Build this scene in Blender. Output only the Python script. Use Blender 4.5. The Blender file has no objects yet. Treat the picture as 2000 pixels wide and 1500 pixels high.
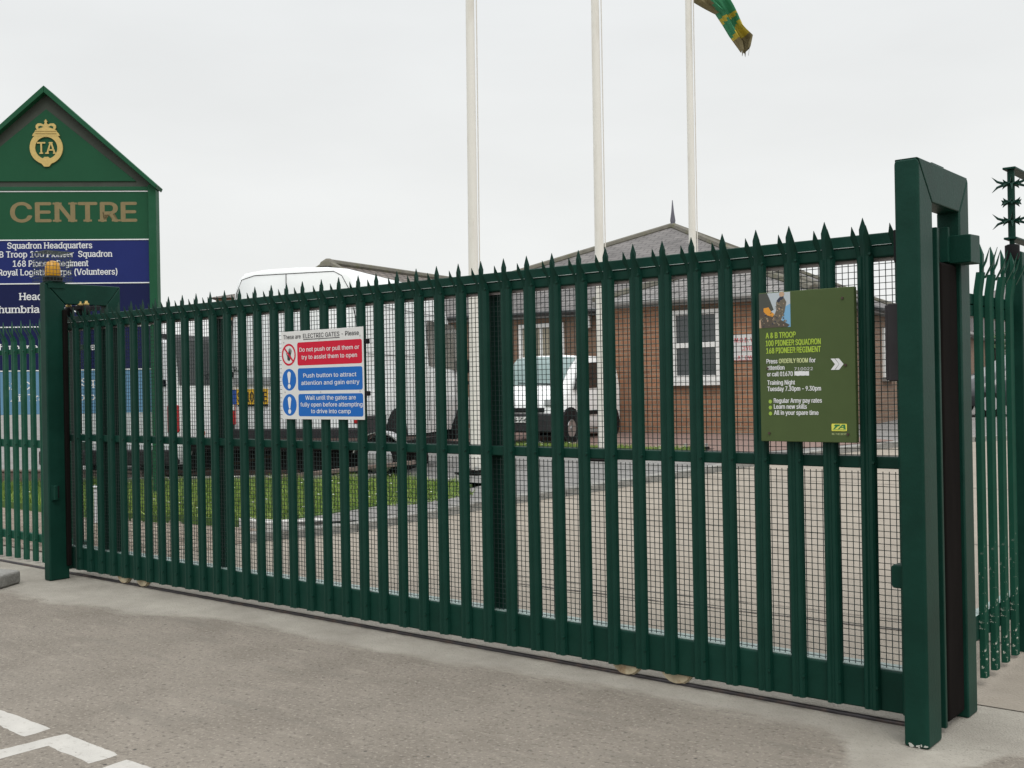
import bpy, bmesh, math, random
from mathutils import Vector, Matrix
from math import radians as R, sin, cos, pi
random.seed(7)
scn = bpy.context.scene
COL = scn.collection

# ---------------------------------------------------------------- camera, sky, sun, exposure
YAW, PIT, ROL = R(39.1988), R(0.0543), R(-1.0511)
CAM = Vector((1.4034, -4.3546, 1.40))
fwd = Vector((-sin(YAW)*cos(PIT), cos(YAW)*cos(PIT), sin(PIT)))
rgt = Vector((cos(YAW), sin(YAW), 0)); upv = rgt.cross(fwd)
r2 = rgt*cos(ROL) + upv*sin(ROL); u2 = upv*cos(ROL) - rgt*sin(ROL)
cd = bpy.data.cameras.new("camera"); cam = bpy.data.objects.new("camera", cd); COL.objects.link(cam)
M = Matrix((r2, u2, -fwd)).transposed().to_4x4(); M.translation = CAM
cam.matrix_world = M
cd.sensor_width = 36; cd.lens = 36*2139/2000; cd.clip_start = 0.05; cd.clip_end = 2000
scn.camera = cam

w = bpy.data.worlds.new("World"); scn.world = w; w.use_nodes = True
nt = w.node_tree; N = nt.nodes; L = nt.links
for n in list(N): N.remove(n)
SUN_AZ, SUN_EL = R(-40), R(52)          # azimuth measured from +X towards +Y
sky = N.new('ShaderNodeTexSky'); sky.sky_type = 'NISHITA'; sky.sun_disc = False
sky.sun_elevation = SUN_EL; sky.sun_rotation = R(90) - SUN_AZ
hs = N.new('ShaderNodeHueSaturation'); hs.inputs['Saturation'].default_value = 0.25
L.new(sky.outputs[0], hs.inputs['Color'])
b1 = N.new('ShaderNodeBackground'); b1.inputs['Strength'].default_value = 0.05
L.new(hs.outputs[0], b1.inputs['Color'])
tc = N.new('ShaderNodeTexCoord'); sx = N.new('ShaderNodeSeparateXYZ'); L.new(tc.outputs['Generated'], sx.inputs[0])
rp = N.new('ShaderNodeValToRGB'); L.new(sx.outputs['Z'], rp.inputs[0])
e = rp.color_ramp.elements
e[0].position = 0.0; e[0].color = (0.95, 0.96, 0.94, 1)
e[1].position = 1.0; e[1].color = (2.55, 2.58, 2.62, 1)
for p, c in ((0.10, (0.955, 0.968, 0.955)), (0.34, (0.90, 0.92, 0.925)), (0.52, (1.55, 1.57, 1.60))):
    q = rp.color_ramp.elements.new(p); q.color = (*c, 1)
ns = N.new('ShaderNodeTexNoise'); ns.inputs['Scale'].default_value = 2.2; ns.inputs['Detail'].default_value = 5
mp = N.new('ShaderNodeMapping'); mp.inputs['Scale'].default_value = (1, 1, 3.5)
L.new(tc.outputs['Generated'], mp.inputs[0]); L.new(mp.outputs[0], ns.inputs['Vector'])
mr = N.new('ShaderNodeMapRange'); mr.inputs['From Min'].default_value = .3; mr.inputs['From Max'].default_value = .7
mr.inputs['To Min'].default_value = .94; mr.inputs['To Max'].default_value = 1.04; L.new(ns.outputs['Fac'], mr.inputs[0])
vm = N.new('ShaderNodeVectorMath'); vm.operation = 'SCALE'
L.new(rp.outputs[0], vm.inputs[0]); L.new(mr.outputs[0], vm.inputs['Scale'])
b2 = N.new('ShaderNodeBackground'); b2.inputs['Strength'].default_value = 1.0; L.new(vm.outputs[0], b2.inputs['Color'])
mx = N.new('ShaderNodeMixShader'); mx.inputs[0].default_value = 0.9
L.new(b1.outputs[0], mx.inputs[1]); L.new(b2.outputs[0], mx.inputs[2])
wo = N.new('ShaderNodeOutputWorld'); L.new(mx.outputs[0], wo.inputs[0])

sd = bpy.data.lights.new("sun", 'SUN'); sd.energy = 0.9; sd.angle = R(25); sd.color = (1, .97, .92)
sun = bpy.data.objects.new("sun", sd); COL.objects.link(sun)
sdir = Vector((cos(SUN_AZ)*cos(SUN_EL), sin(SUN_AZ)*cos(SUN_EL), sin(SUN_EL)))
sun.rotation_euler = sdir.to_track_quat('Z', 'Y').to_euler()
vs = scn.view_settings; vs.view_transform = 'Standard'; vs.look = 'None'; vs.exposure = 0; vs.gamma = 1

# ---------------------------------------------------------------- helpers
def ter(y): return 0.05*min(max(y-0.55, 0), 5.5) + 0.035*min(max(y-6.05, 0), 5.5)

MATS = {}
def mat(name, col, rough=.6, var=.0, vscale=8, bump=0, bscale=40, metal=0, spec=.5, dirt=None, dscale=3, dlo=.5, dhi=.7, stretch=None, trans=0, coat=0, zfade=None):
    """procedural paint / concrete / metal: base colour with noise variation, optional dirt patches and bump"""
    if name in MATS: return MATS[name]
    m = bpy.data.materials.new(name); m.use_nodes = True; t = m.node_tree; n = t.nodes; l = t.links
    b = n['Principled BSDF']; b.inputs['Roughness'].default_value = rough; b.inputs['Metallic'].default_value = metal
    b.inputs['Specular IOR Level'].default_value = spec; b.inputs['Transmission Weight'].default_value = trans
    b.inputs['Coat Weight'].default_value = coat
    c = (*col, 1); b.inputs['Base Color'].default_value = c
    tc = n.new('ShaderNodeTexCoord'); src = tc.outputs['Object']
    if stretch:
        mp = n.new('ShaderNodeMapping'); mp.inputs['Scale'].default_value = stretch; l.new(src, mp.inputs[0]); src = mp.outputs[0]
    out = None
    if var:
        x = n.new('ShaderNodeTexNoise'); x.inputs['Scale'].default_value = vscale; x.inputs['Detail'].default_value = 8; x.inputs['Roughness'].default_value = .65
        l.new(src, x.inputs['Vector'])
        mr = n.new('ShaderNodeMapRange'); mr.inputs['From Min'].default_value = .25; mr.inputs['From Max'].default_value = .75
        mr.inputs['To Min'].default_value = 1-var; mr.inputs['To Max'].default_value = 1+var; l.new(x.outputs['Fac'], mr.inputs[0])
        s = n.new('ShaderNodeVectorMath'); s.operation = 'SCALE'; s.inputs[0].default_value = col; l.new(mr.outputs[0], s.inputs['Scale'])
        out = s.outputs[0]
    if dirt:
        x = n.new('ShaderNodeTexNoise'); x.inputs['Scale'].default_value = dscale; x.inputs['Detail'].default_value = 7; x.inputs['Roughness'].default_value = .7
        l.new(src, x.inputs['Vector'])
        mr = n.new('ShaderNodeMapRange'); mr.inputs['From Min'].default_value = dlo; mr.inputs['From Max'].default_value = dhi; l.new(x.outputs['Fac'], mr.inputs[0])
        fac = mr.outputs[0]
        if zfade:                                          # splashes thin out with height
            sz_ = n.new('ShaderNodeSeparateXYZ'); l.new(tc.outputs['Object'], sz_.inputs[0])
            zr = n.new('ShaderNodeMapRange'); zr.inputs['From Min'].default_value = zfade[1]; zr.inputs['From Max'].default_value = zfade[0]; l.new(sz_.outputs['Z'], zr.inputs[0])
            mu = n.new('ShaderNodeMath'); mu.operation = 'MULTIPLY'; l.new(fac, mu.inputs[0]); l.new(zr.outputs[0], mu.inputs[1]); fac = mu.outputs[0]
        mi = n.new('ShaderNodeMix'); mi.data_type = 'RGBA'; l.new(fac, mi.inputs[0])
        mi.inputs[6].default_value = c; mi.inputs[7].default_value = (*dirt, 1)
        if out: l.new(out, mi.inputs[6])
        out = mi.outputs[2]
    if out: l.new(out, b.inputs['Base Color'])
    if bump:
        x = n.new('ShaderNodeTexNoise'); x.inputs['Scale'].default_value = bscale; x.inputs['Detail'].default_value = 6; l.new(src, x.inputs['Vector'])
        bp = n.new('ShaderNodeBump'); bp.inputs['Strength'].default_value = bump; bp.inputs['Distance'].default_value = .02
        l.new(x.outputs['Fac'], bp.inputs['Height']); l.new(bp.outputs[0], b.inputs['Normal'])
    MATS[name] = m
    return m

def brickmat(name, c1, c2, mortar, bw, bh, ms, offset=.5, rough=.85, bump=.4, var=.25):
    if name in MATS: return MATS[name]
    m = bpy.data.materials.new(name); m.use_nodes = True; t = m.node_tree; n = t.nodes; l = t.links
    b = n['Principled BSDF']; b.inputs['Roughness'].default_value = rough
    uv = n.new('ShaderNodeUVMap')
    k = n.new('ShaderNodeTexBrick'); k.offset = offset; l.new(uv.outputs[0], k.inputs['Vector'])
    k.inputs['Color1'].default_value = (*c1, 1); k.inputs['Color2'].default_value = (*c2, 1); k.inputs['Mortar'].default_value = (*mortar, 1)
    k.inputs['Scale'].default_value = 1; k.inputs['Brick Width'].default_value = bw; k.inputs['Row Height'].default_value = bh
    k.inputs['Mortar Size'].default_value = ms; k.inputs['Mortar Smooth'].default_value = .3
    x = n.new('ShaderNodeTexNoise'); x.inputs['Scale'].default_value = 1.3; x.inputs['Detail'].default_value = 8; x.inputs['Roughness'].default_value = .7
    l.new(uv.outputs[0], x.inputs['Vector'])
    mr = n.new('ShaderNodeMapRange'); mr.inputs['From Min'].default_value = .3; mr.inputs['From Max'].default_value = .7
    mr.inputs['To Min'].default_value = 1-var; mr.inputs['To Max'].default_value = 1+var; l.new(x.outputs['Fac'], mr.inputs[0])
    s = n.new('ShaderNodeVectorMath'); s.operation = 'SCALE'; l.new(k.outputs['Color'], s.inputs[0]); l.new(mr.outputs[0], s.inputs['Scale'])
    l.new(s.outputs[0], b.inputs['Base Color'])
    bp = n.new('ShaderNodeBump'); bp.inputs['Strength'].default_value = bump; bp.inputs['Distance'].default_value = .01; bp.invert = True
    l.new(k.outputs['Fac'], bp.inputs['Height']); l.new(bp.outputs[0], b.inputs['Normal'])
    MATS[name] = m
    return m

class MB:
    def __init__(s): s.v = []; s.f = []; s.m = []
    def add(s, vs, fs, m=0):
        k = len(s.v); s.v += [tuple(p) for p in vs]; s.f += [tuple(i+k for i in f) for f in fs]; s.m += [m]*len(fs); return s
    def box(s, x0, x1, y0, y1, z0, z1, m=0):
        return s.add([(x0,y0,z0),(x1,y0,z0),(x1,y1,z0),(x0,y1,z0),(x0,y0,z1),(x1,y0,z1),(x1,y1,z1),(x0,y1,z1)],
                     [(3,2,1,0),(4,5,6,7),(0,1,5,4),(1,2,6,5),(2,3,7,6),(3,0,4,7)], m)
    def ext(s, poly, z0, z1, m=0):                   # polygon in xy, extruded in z
        n = len(poly); a = sum(poly[i][0]*poly[(i+1)%n][1]-poly[(i+1)%n][0]*poly[i][1] for i in range(n))
        if a < 0: poly = poly[::-1]
        return s.add([(x,y,z0) for x,y in poly]+[(x,y,z1) for x,y in poly],
                     [tuple(range(n))[::-1], tuple(range(n,2*n))]+[(i,(i+1)%n,n+(i+1)%n,n+i) for i in range(n)], m)
    def extY(s, poly, y0, y1, m=0):                  # polygon in xz, extruded in y
        n = len(poly); a = sum(poly[i][0]*poly[(i+1)%n][1]-poly[(i+1)%n][0]*poly[i][1] for i in range(n))
        if a < 0: poly = poly[::-1]
        return s.add([(x,y0,z) for x,z in poly]+[(x,y1,z) for x,z in poly],
                     [tuple(range(n)), tuple(range(n,2*n))[::-1]]+[((i+1)%n,i,n+i,n+(i+1)%n) for i in range(n)], m)
    def extX(s, poly, x0, x1, m=0):                  # polygon in yz, extruded in x
        n = len(poly); a = sum(poly[i][0]*poly[(i+1)%n][1]-poly[(i+1)%n][0]*poly[i][1] for i in range(n))
        if a < 0: poly = poly[::-1]
        return s.add([(x0,y,z) for y,z in poly]+[(x1,y,z) for y,z in poly],
                     [tuple(range(n))[::-1], tuple(range(n,2*n))]+[(i,(i+1)%n,n+(i+1)%n,n+i) for i in range(n)], m)
    def tube(s, pts, rad, n=8, m=0, cap=True):
        pts = [Vector(p) for p in pts]; rad = rad if isinstance(rad, (list, tuple)) else [rad]*len(pts)
        vs = []
        for i, p in enumerate(pts):
            d = (pts[min(i+1, len(pts)-1)]-pts[max(i-1, 0)]).normalized()
            a = d.orthogonal().normalized() if abs(d.z) < .95 else Vector((1,0,0)).cross(d).normalized()
            if abs(d.z) < .95: a = Vector((0,0,1)).cross(d).normalized()
            b = d.cross(a)
            vs += [p+(a*cos(2*pi*k/n)+b*sin(2*pi*k/n))*rad[i] for k in range(n)]
        fs = []
        for i in range(len(pts)-1):
            for k in range(n):
                fs.append((i*n+k, i*n+(k+1)%n, (i+1)*n+(k+1)%n, (i+1)*n+k))
        if cap: fs += [tuple(range(n))[::-1], tuple(range((len(pts)-1)*n, len(pts)*n))]
        return s.add(vs, fs, m)
    def disc(s, c, ax, r, h, n=20, m=0):
        c = Vector(c); ax = Vector(ax).normalized(); return s.tube([c-ax*h/2, c+ax*h/2], r, n, m)
    def lathe(s, prof, c=(0,0,0), n=20, m=0):
        vs = [(c[0]+r*cos(2*pi*k/n), c[1]+r*sin(2*pi*k/n), c[2]+z) for r, z in prof for k in range(n)]
        fs = [(i*n+k, i*n+(k+1)%n, (i+1)*n+(k+1)%n, (i+1)*n+k) for i in range(len(prof)-1) for k in range(n)]
        fs += [tuple(range(n))[::-1], tuple(range((len(prof)-1)*n, len(prof)*n))]
        return s.add(vs, fs, m)
    def loft(s, secs, m=0, cap=True):
        n = len(secs[0]); vs = [p for q in secs for p in q]
        fs = [(i*n+k, i*n+(k+1)%n, (i+1)*n+(k+1)%n, (i+1)*n+k) for i in range(len(secs)-1) for k in range(n)]
        if cap: fs += [tuple(range(n))[::-1], tuple(range((len(secs)-1)*n, len(secs)*n))]
        return s.add(vs, fs, m)
    def build(s, name, mats, parent=None, loc=(0,0,0), rot=0, bevel=0, ang=35, smooth=True, label=None):
        me = bpy.data.meshes.new(name); me.from_pydata(s.v, [], s.f)
        if not isinstance(mats, (list, tuple)): mats = [mats]
        for m in mats: me.materials.append(m)
        me.polygons.foreach_set('material_index', s.m)
        uv = me.uv_layers.new(name='UVMap'); me.update()
        for p in me.polygons:                           # metric uv: u along the horizontal, v up the slope
            nrm = p.normal; t = Vector((0,0,1)).cross(nrm)
            t = Vector((1,0,0)) if t.length < .02 else t.normalized()
            b = nrm.cross(t)
            for li in p.loop_indices:
                co = me.vertices[me.loops[li].vertex_index].co
                uv.data[li].uv = (co.dot(t), co.dot(b))
        if smooth:
            me.polygons.foreach_set('use_smooth', [True]*len(me.polygons)); me.set_sharp_from_angle(angle=R(ang))
        o = bpy.data.objects.new(name, me); COL.objects.link(o); o.location = loc; o.rotation_euler = (0,0,rot)
        if parent: o.parent = parent
        if bevel:
            bm = o.modifiers.new('bevel', 'BEVEL'); bm.width = bevel; bm.segments = 2; bm.limit_method = 'ANGLE'; bm.angle_limit = R(40)
            bm.harden_normals = True
        if label: o['label'] = label
        return o

def thing(name, label, cat, loc=(0,0,0), rot=0, group=None):
    o = bpy.data.objects.new(name, None); COL.objects.link(o); o.location = loc; o.rotation_euler = (0,0,rot); o.empty_display_size = .2
    o['label'] = label; o['category'] = cat
    if group: o['group'] = group
    return o
def tag(o, label, cat, group=None):
    o['label'] = label; o['category'] = cat
    if group: o['group'] = group
    return o
def struct(o): o['kind'] = 'structure'; return o
def copy_tree(o, parent=None):
    c = o.copy(); COL.objects.link(c)
    if parent: c.parent = parent
    for ch in list(o.children): copy_tree(ch, c)
    return c

FONT = None
try:                                                    # the sans face that ships with Blender; its built-in face if that is missing
    import os
    FONT = bpy.data.fonts.load(os.path.join(bpy.utils.resource_path('LOCAL'), 'datafiles', 'fonts', 'Inter.woff2'))
except Exception: FONT = None
def glyphs(txt, wt):
    cu = bpy.data.curves.new('txt', 'FONT'); cu.body = txt; cu.size = 1; cu.resolution_u = 3; cu.offset = wt
    if FONT: cu.font = FONT
    cu.fill_mode = 'FRONT'; ob = bpy.data.objects.new('txt', cu); COL.objects.link(ob)
    dg = bpy.context.evaluated_depsgraph_get(); me = bpy.data.meshes.new_from_object(ob.evaluated_get(dg))
    bpy.data.objects.remove(ob); bpy.data.curves.remove(cu)
    return me
_m = glyphs('H', 0); CAPH = max(v.co.y for v in _m.vertices); bpy.data.meshes.remove(_m); FS = .73/CAPH
SLABH = [0]
for ch, fn in (('x', max), ('H', max), ('l', max), ('p', min), ('t', max)):
    _m = glyphs(ch, 0); SLABH.append(fn(v.co.y for v in _m.vertices)*FS); bpy.data.meshes.remove(_m)
# ---- lettering: flat letter outlines from Blender's own font, set in the sign's local x/z plane
def write(name, mats, parent, lines, y, slab=False):
    for k, ln in enumerate(lines): letters([ln], y-.00002*k, slab).build(name, mats, parent, smooth=False)
def letters(lines, y, slab=False):
    """lines: (text, x, z_baseline, capheight, align 'L'/'C'/'R', target width or None, weight, material index)"""
    mb = MB()
    for k, (txt, x, z, cap, al, tw, wt, mi) in enumerate(lines):
        me = glyphs(txt, 0)
        vs = [(v.co.x*FS, v.co.y*FS) for v in me.vertices]; fs = [tuple(p.vertices) for p in me.polygons]
        if not vs: continue
        extra = []
        if slab:                                       # slab serifs on every stem end
            cnt = {}
            for p in me.polygons:
                for ek in p.edge_keys: cnt.setdefault(ek, []).append(p.center.y*FS)
            for (a, b), cs in cnt.items():
                if len(cs) == 1 and abs(vs[a][1]-vs[b][1]) < 2e-3 and min(abs(vs[a][1]-h_) for h_ in SLABH) < .012 and .07 < abs(vs[a][0]-vs[b][0]) < .20:
                    x0, x1 = sorted((vs[a][0], vs[b][0])); yy = vs[a][1]; up = 1 if cs[0] > yy else -1
                    y0, y1 = sorted((yy, yy+up*.075))
                    extra.append((x0-.085, x1+.085, y0, y1))
        bpy.data.meshes.remove(me)
        xs = [v[0] for v in vs]; x0, x1 = min(xs), max(xs)
        sz = cap/.73                                    # cap height of the built-in font is about 0.73 em
        sxx = sz if not tw else tw/(x1-x0)
        ox = {'L': x, 'C': x-(x1-x0)*sxx/2, 'R': x-(x1-x0)*sxx}[al]
        for q_ in range(5 if wt > .006 else 1):
            dx, dz = ((0,0),(wt,0),(-wt,0),(0,wt*.55),(0,-wt*.55))[q_]
            mb.add([(ox+(a-x0)*sxx+dx*sz, y-.00002*k-.000004*q_, z+b*sz+dz*sz) for a, b in vs], fs, mi)
        for a0, a1, c0, c1 in extra:
            mb.add([(ox+(p-x0)*sxx, y-.0004, z+q*sz) for p, q in ((a0,c0),(a1,c0),(a1,c1),(a0,c1))], [(0,1,2,3)], mi)
    return mb
def rrect(x0, x1, z0, z1, r, n=5):
    pts = []
    for cx, cz, a in ((x1-r, z0+r, -90), (x1-r, z1-r, 0), (x0+r, z1-r, 90), (x0+r, z0+r, 180)):
        pts += [(cx+r*cos(R(a+90*k/n)), cz+r*sin(R(a+90*k/n))) for k in range(n+1)]
    return pts
def ell(cx, cz, rx, rz, n=32): return [(cx+rx*cos(2*pi*k/n), cz+rz*sin(2*pi*k/n)) for k in range(n)]
def plate(mb, pts, y, m=0):                             # flat printed area facing -y
    n = len(pts); a = sum(pts[i][0]*pts[(i+1)%n][1]-pts[(i+1)%n][0]*pts[i][1] for i in range(n))
    if a < 0: pts = pts[::-1]
    return mb.add([(x, y, z) for x, z in pts], [tuple(range(n))], m)
def ring(mb, cx, cz, r0x, r0z, r1x, r1z, y, m=0, n=36):
    a = ell(cx, cz, r0x, r0z, n); b = ell(cx, cz, r1x, r1z, n)
    return mb.add([(x, y, z) for x, z in a+b], [(i, n+i, n+(i+1)%n, (i+1)%n) for i in range(n)], m)

# ---------------------------------------------------------------- materials
GREEN = mat('gate_green_paint', (.0047,.033,.0225), .45, .25, 3, spec=.12, bump=.05, bscale=60, dirt=(.009,.046,.033), dscale=2.5, dlo=.5, dhi=.8)
GREENP = mat('pale_green_paint', (.0047,.034,.0235), .38, .2, 5, spec=.16, bump=.04, bscale=70, dirt=(.010,.036,.027), dscale=5, dlo=.5, dhi=.8)
GREENB = mat('old_green_paint', (.011,.068,.042), .45, .25, 6, spec=.15, dirt=(.03,.085,.06), dscale=6, dlo=.5, dhi=.8)
SPLASH = mat('splashed_green_paint', (.006,.052,.032), .45, .2, 6, spec=.12, dirt=(.42,.44,.38), dscale=42, dlo=.60, dhi=.62, zfade=(.25,.72))
WIRE = mat('wire_green', (.012,.03,.028), .5)
RUBBER = mat('dark_brown_rubber', (.008,.0066,.006), .9, .3, 12, spec=.04, stretch=(1,1,.2))
BLACK = mat('black_plastic', (.010,.010,.011), .6, .2, 10, spec=.15)
GREYP = mat('grey_plastic', (.036,.034,.036), .6, .15, 10, spec=.15)
WHITE = mat('van_white', (.85,.87,.86), .22, .03, 2, coat=.4)
TYRE = mat('tyre', (.011,.011,.011), .9, .2, 20, spec=.1)
ALLOY = mat('wheel_silver', (.45,.45,.45), .35, .1, 8, metal=.8)
DGLASS = mat('dark_glass', (.012,.016,.017), .05, spec=.8)
SCREEN = mat('screen_glass', (.19,.26,.25), .2, spec=.2)
RED = mat('red_lens', (.42,.012,.015), .2)
AMBER = mat('amber_lens', (.58,.28,.006), .25, .1, 20)
PLATEY = mat('plate_yellow', (.72,.43,.02), .4)
PLATEW = mat('plate_white', (.72,.72,.70), .4)
EUBLUE = mat('plate_blue', (.02,.08,.35), .4)
STONE = mat('kerb_concrete', (.24,.235,.215), .9, .25, 9, bump=.5, bscale=60, dirt=(.12,.115,.10), dscale=5)
TIMBER = mat('grey_timber', (.16,.12,.10), .85, .3, 10, stretch=(1,6,6))

# ---------------------------------------------------------------- ground, roads, paving
def sheet(name, poly, dz, m, extra=(), skirt=0):
    bm = bmesh.new(); vs = [bm.verts.new((x, y, 0)) for x, y in poly]; f = bm.faces.new(vs)
    bmesh.ops.triangulate(bm, faces=[f])
    for yy in (0.55, 6.05, 11.55, *extra):
        bmesh.ops.bisect_plane(bm, geom=bm.verts[:]+bm.edges[:]+bm.faces[:], plane_co=(0, yy, 0), plane_no=(0,1,0))
    for v in bm.verts: v.co.z = ter(v.co.y)+dz
    if skirt:
        be = [e for e in bm.edges if len(e.link_faces) == 1]
        r = bmesh.ops.extrude_edge_only(bm, edges=be)
        for v in [g for g in r['geom'] if isinstance(g, bmesh.types.BMVert)]: v.co.z -= skirt
    bmesh.ops.recalc_face_normals(bm, faces=bm.faces[:])
    me = bpy.data.meshes.new(name); bm.to_mesh(me); bm.free(); me.materials.append(m)
    o = bpy.data.objects.new(name, me); COL.objects.link(o)
    if sum(p.normal.z for p in me.polygons if abs(p.normal.z) > .5) < 0: me.flip_normals()
    return struct(o)
def ragged(pts, step=.05, amp=.03, seed=1):
    rnd = random.Random(seed); out = []; k = 0; off = 0; slow = 0
    for i in range(len(pts)-1):
        a, b = Vector(pts[i]), Vector(pts[i+1]); n = max(1, int((b-a).length/step)); d = (b-a).normalized(); nn = Vector((-d.y, d.x))
        for j in range(n):
            slow = slow*.9+rnd.uniform(-1,1)*.45*amp; off = slow+rnd.uniform(-1,1)*amp*.3
            p = a.lerp(b, j/n)+nn*off; out.append((p.x, p.y))
    out.append(tuple(pts[-1])); return out

TARMAC_Y = mat('yard_tarmac', (.19,.185,.175), .92, .18, 6, bump=.5, bscale=120, dirt=(.13,.125,.115), dscale=2, dlo=.45, dhi=.75)
def streetmat():
    m = mat('street_surface', (.200,.176,.144), .93, .13, 1.3, bump=.5, bscale=110, dirt=(.150,.130,.104), dscale=1.7, dlo=.44, dhi=.70)
    t = m.node_tree; n = t.nodes; l = t.links; b = n['Principled BSDF']
    src = b.inputs['Base Color'].links[0].from_socket
    tc = n.new('ShaderNodeTexCoord')
    def layer(src, scale, lo, hi, colr, detail=3, typ='noise', st=None):
        vec = tc.outputs['Object']
        if st:
            mp = n.new('ShaderNodeMapping'); mp.inputs['Scale'].default_value = st; mp.inputs['Rotation'].default_value = (0,0,R(35)); l.new(vec, mp.inputs[0]); vec = mp.outputs[0]
        if typ == 'noise':
            x = n.new('ShaderNodeTexNoise'); x.inputs['Scale'].default_value = scale; x.inputs['Detail'].default_value = detail; f = x.outputs['Fac']
        else:
            x = n.new('ShaderNodeTexVoronoi'); x.inputs['Scale'].default_value = scale; f = x.outputs['Distance']
        l.new(vec, x.inputs['Vector'])
        mr = n.new('ShaderNodeMapRange'); mr.inputs['From Min'].default_value = lo; mr.inputs['From Max'].default_value = hi; l.new(f, mr.inputs[0])
        mi = n.new('ShaderNodeMix'); mi.data_type = 'RGBA'; l.new(mr.outputs[0], mi.inputs[0]); l.new(src, mi.inputs[6]); mi.inputs[7].default_value = (*colr, 1)
        return mi.outputs[2]
    src = layer(src, 60, .55, .70, (.285,.255,.212), 4)          # pale aggregate
    src = layer(src, 45, .56, .70, (.10,.087,.071), 4)         # dark aggregate
    src = layer(src, 5, .58, .80, (.255,.229,.187), 9, st=(.8,3.2,1))  # worn pale scuffs
    src = layer(src, 2.3, .58, .80, (.145,.13,.107), 8, st=(.6,2.6,1))
    src = layer(src, 5.5, .055, .03, (.05,.045,.04), typ='vor'); src = layer(src, 13, .05, .03, (.10,.085,.07), typ='vor')   # stuck spots
    # pale concrete apron along the gate track: everything beyond a wandering line, ragged and soft where it was floated over the tarmac
    sp_ = n.new('ShaderNodeSeparateXYZ'); l.new(tc.outputs['Object'], sp_.inputs[0])
    xm = n.new('ShaderNodeMapRange'); xm.inputs['From Min'].default_value = -12; xm.inputs['From Max'].default_value = 3; l.new(sp_.outputs['X'], xm.inputs[0])
    fc = n.new('ShaderNodeFloatCurve'); l.new(xm.outputs[0], fc.inputs['Value']); cv = fc.mapping.curves[0]
    pts = [(-12,-.55),(-6.6,-.60),(-5.592,-.665),(-5.2,-.52),(-4.852,-.553),(-4.374,-.33),(-3.818,-.285),(-3.218,-.336),(-2.77,-.304),(-2.282,-.282),(-2.01,-.22),(-1.426,-.19),(-.896,-.192),(-.433,-.2),(-.27,-.30),(-.19,-.55),(-.02,-.62),(.1,-.45),(.184,-.30),(.226,-.10),(.5,.15),(1.0,.45),(3,.6)]
    q = [((x+12)/15, (y+1)/2) for x, y in pts]
    cv.points[0].location = q[0]; cv.points[1].location = q[-1]
    for a in q[1:-1]: cv.points.new(*a)
    for p in cv.points: p.handle_type = 'VECTOR'
    fc.mapping.update()
    def mth(op, a, b_):
        k = n.new('ShaderNodeMath'); k.operation = op
        for i_, z in enumerate((a, b_)):
            if isinstance(z, (int, float)): k.inputs[i_].default_value = z
            else: l.new(z, k.inputs[i_])
        return k.outputs[0]
    d = mth('SUBTRACT', sp_.outputs['Y'], mth('MULTIPLY_ADD', fc.outputs[0], 2)); d.node.inputs[1]
    ma = d.node.inputs[1].links[0].from_node; ma.inputs[2].default_value = -1
    nz = n.new('ShaderNodeTexNoise'); nz.inputs['Scale'].default_value = 5; nz.inputs['Detail'].default_value = 9; nz.inputs['Roughness'].default_value = .72
    mp = n.new('ShaderNodeMapping'); mp.inputs['Scale'].default_value = (.8,2,1); l.new(tc.outputs['Object'], mp.inputs[0]); l.new(mp.outputs[0], nz.inputs['Vector'])
    d = mth('ADD', d, mth('MULTIPLY', mth('SUBTRACT', nz.outputs['Fac'], .5), .34))
    mk = n.new('ShaderNodeMapRange'); mk.inputs['From Min'].default_value = -.045; mk.inputs['From Max'].default_value = .055; l.new(d, mk.inputs[0])
    # colour of the apron
    na = n.new('ShaderNodeTexNoise'); na.inputs['Scale'].default_value = 2.4; na.inputs['Detail'].default_value = 8; na.inputs['Roughness'].default_value = .65; l.new(tc.outputs['Object'], na.inputs['Vector'])
    cr = n.new('ShaderNodeValToRGB'); l.new(na.outputs['Fac'], cr.inputs[0]); ce = cr.color_ramp.elements
    ce[0].position = .28; ce[0].color = (.225,.206,.172,1); ce[1].position = .68; ce[1].color = (.345,.323,.274,1)
    ap = layer(cr.outputs[0], 70, .58, .72, (.21,.19,.165), 3); ap = layer(ap, 6, .62, .74, (.24,.22,.185), 6, st=(1,2.5,1))
    ap = layer(ap, 5.5, .028, .016, (.07,.06,.05), typ='vor')
    mi = n.new('ShaderNodeMix'); mi.data_type = 'RGBA'; l.new(mk.outputs[0], mi.inputs[0]); l.new(src, mi.inputs[6]); l.new(ap, mi.inputs[7])
    l.new(mi.outputs[2], b.inputs['Base Color'])
    return m
STREET = streetmat()
APRON = mat('pale_concrete', (.40,.375,.325), .93, .14, 4, bump=.4, bscale=90, dirt=(.29,.265,.225), dscale=2.2, dlo=.48, dhi=.72)
YCONC = mat('yard_concrete', (.262,.231,.188), .93, .12, 3, bump=.35, bscale=90, dirt=(.215,.186,.148), dscale=1.6, dlo=.45, dhi=.75)
DIRT = mat('rubble_soil', (.20,.16,.125), .95, .5, 14, bump=1, bscale=30, dirt=(.36,.33,.28), dscale=16, dlo=.55, dhi=.65)
REDPAVE = brickmat('red_block_paving', (.30,.125,.10), (.26,.11,.09), (.17,.11,.09), .2, .1, .008, bump=.2)
SOIL = mat('grass_base', (.07,.13,.025), .95, .5, 9, dirt=(.06,.05,.03), dscale=7, dlo=.55, dhi=.75)
PAINT = mat('road_paint', (.42,.405,.37), .88, .10, 6, bump=.3, bscale=120, dirt=(.27,.25,.22), dscale=26, dlo=.56, dhi=.68)
TAR = mat('tar_joint', (.07,.062,.055), .9, .4, 9)

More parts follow.
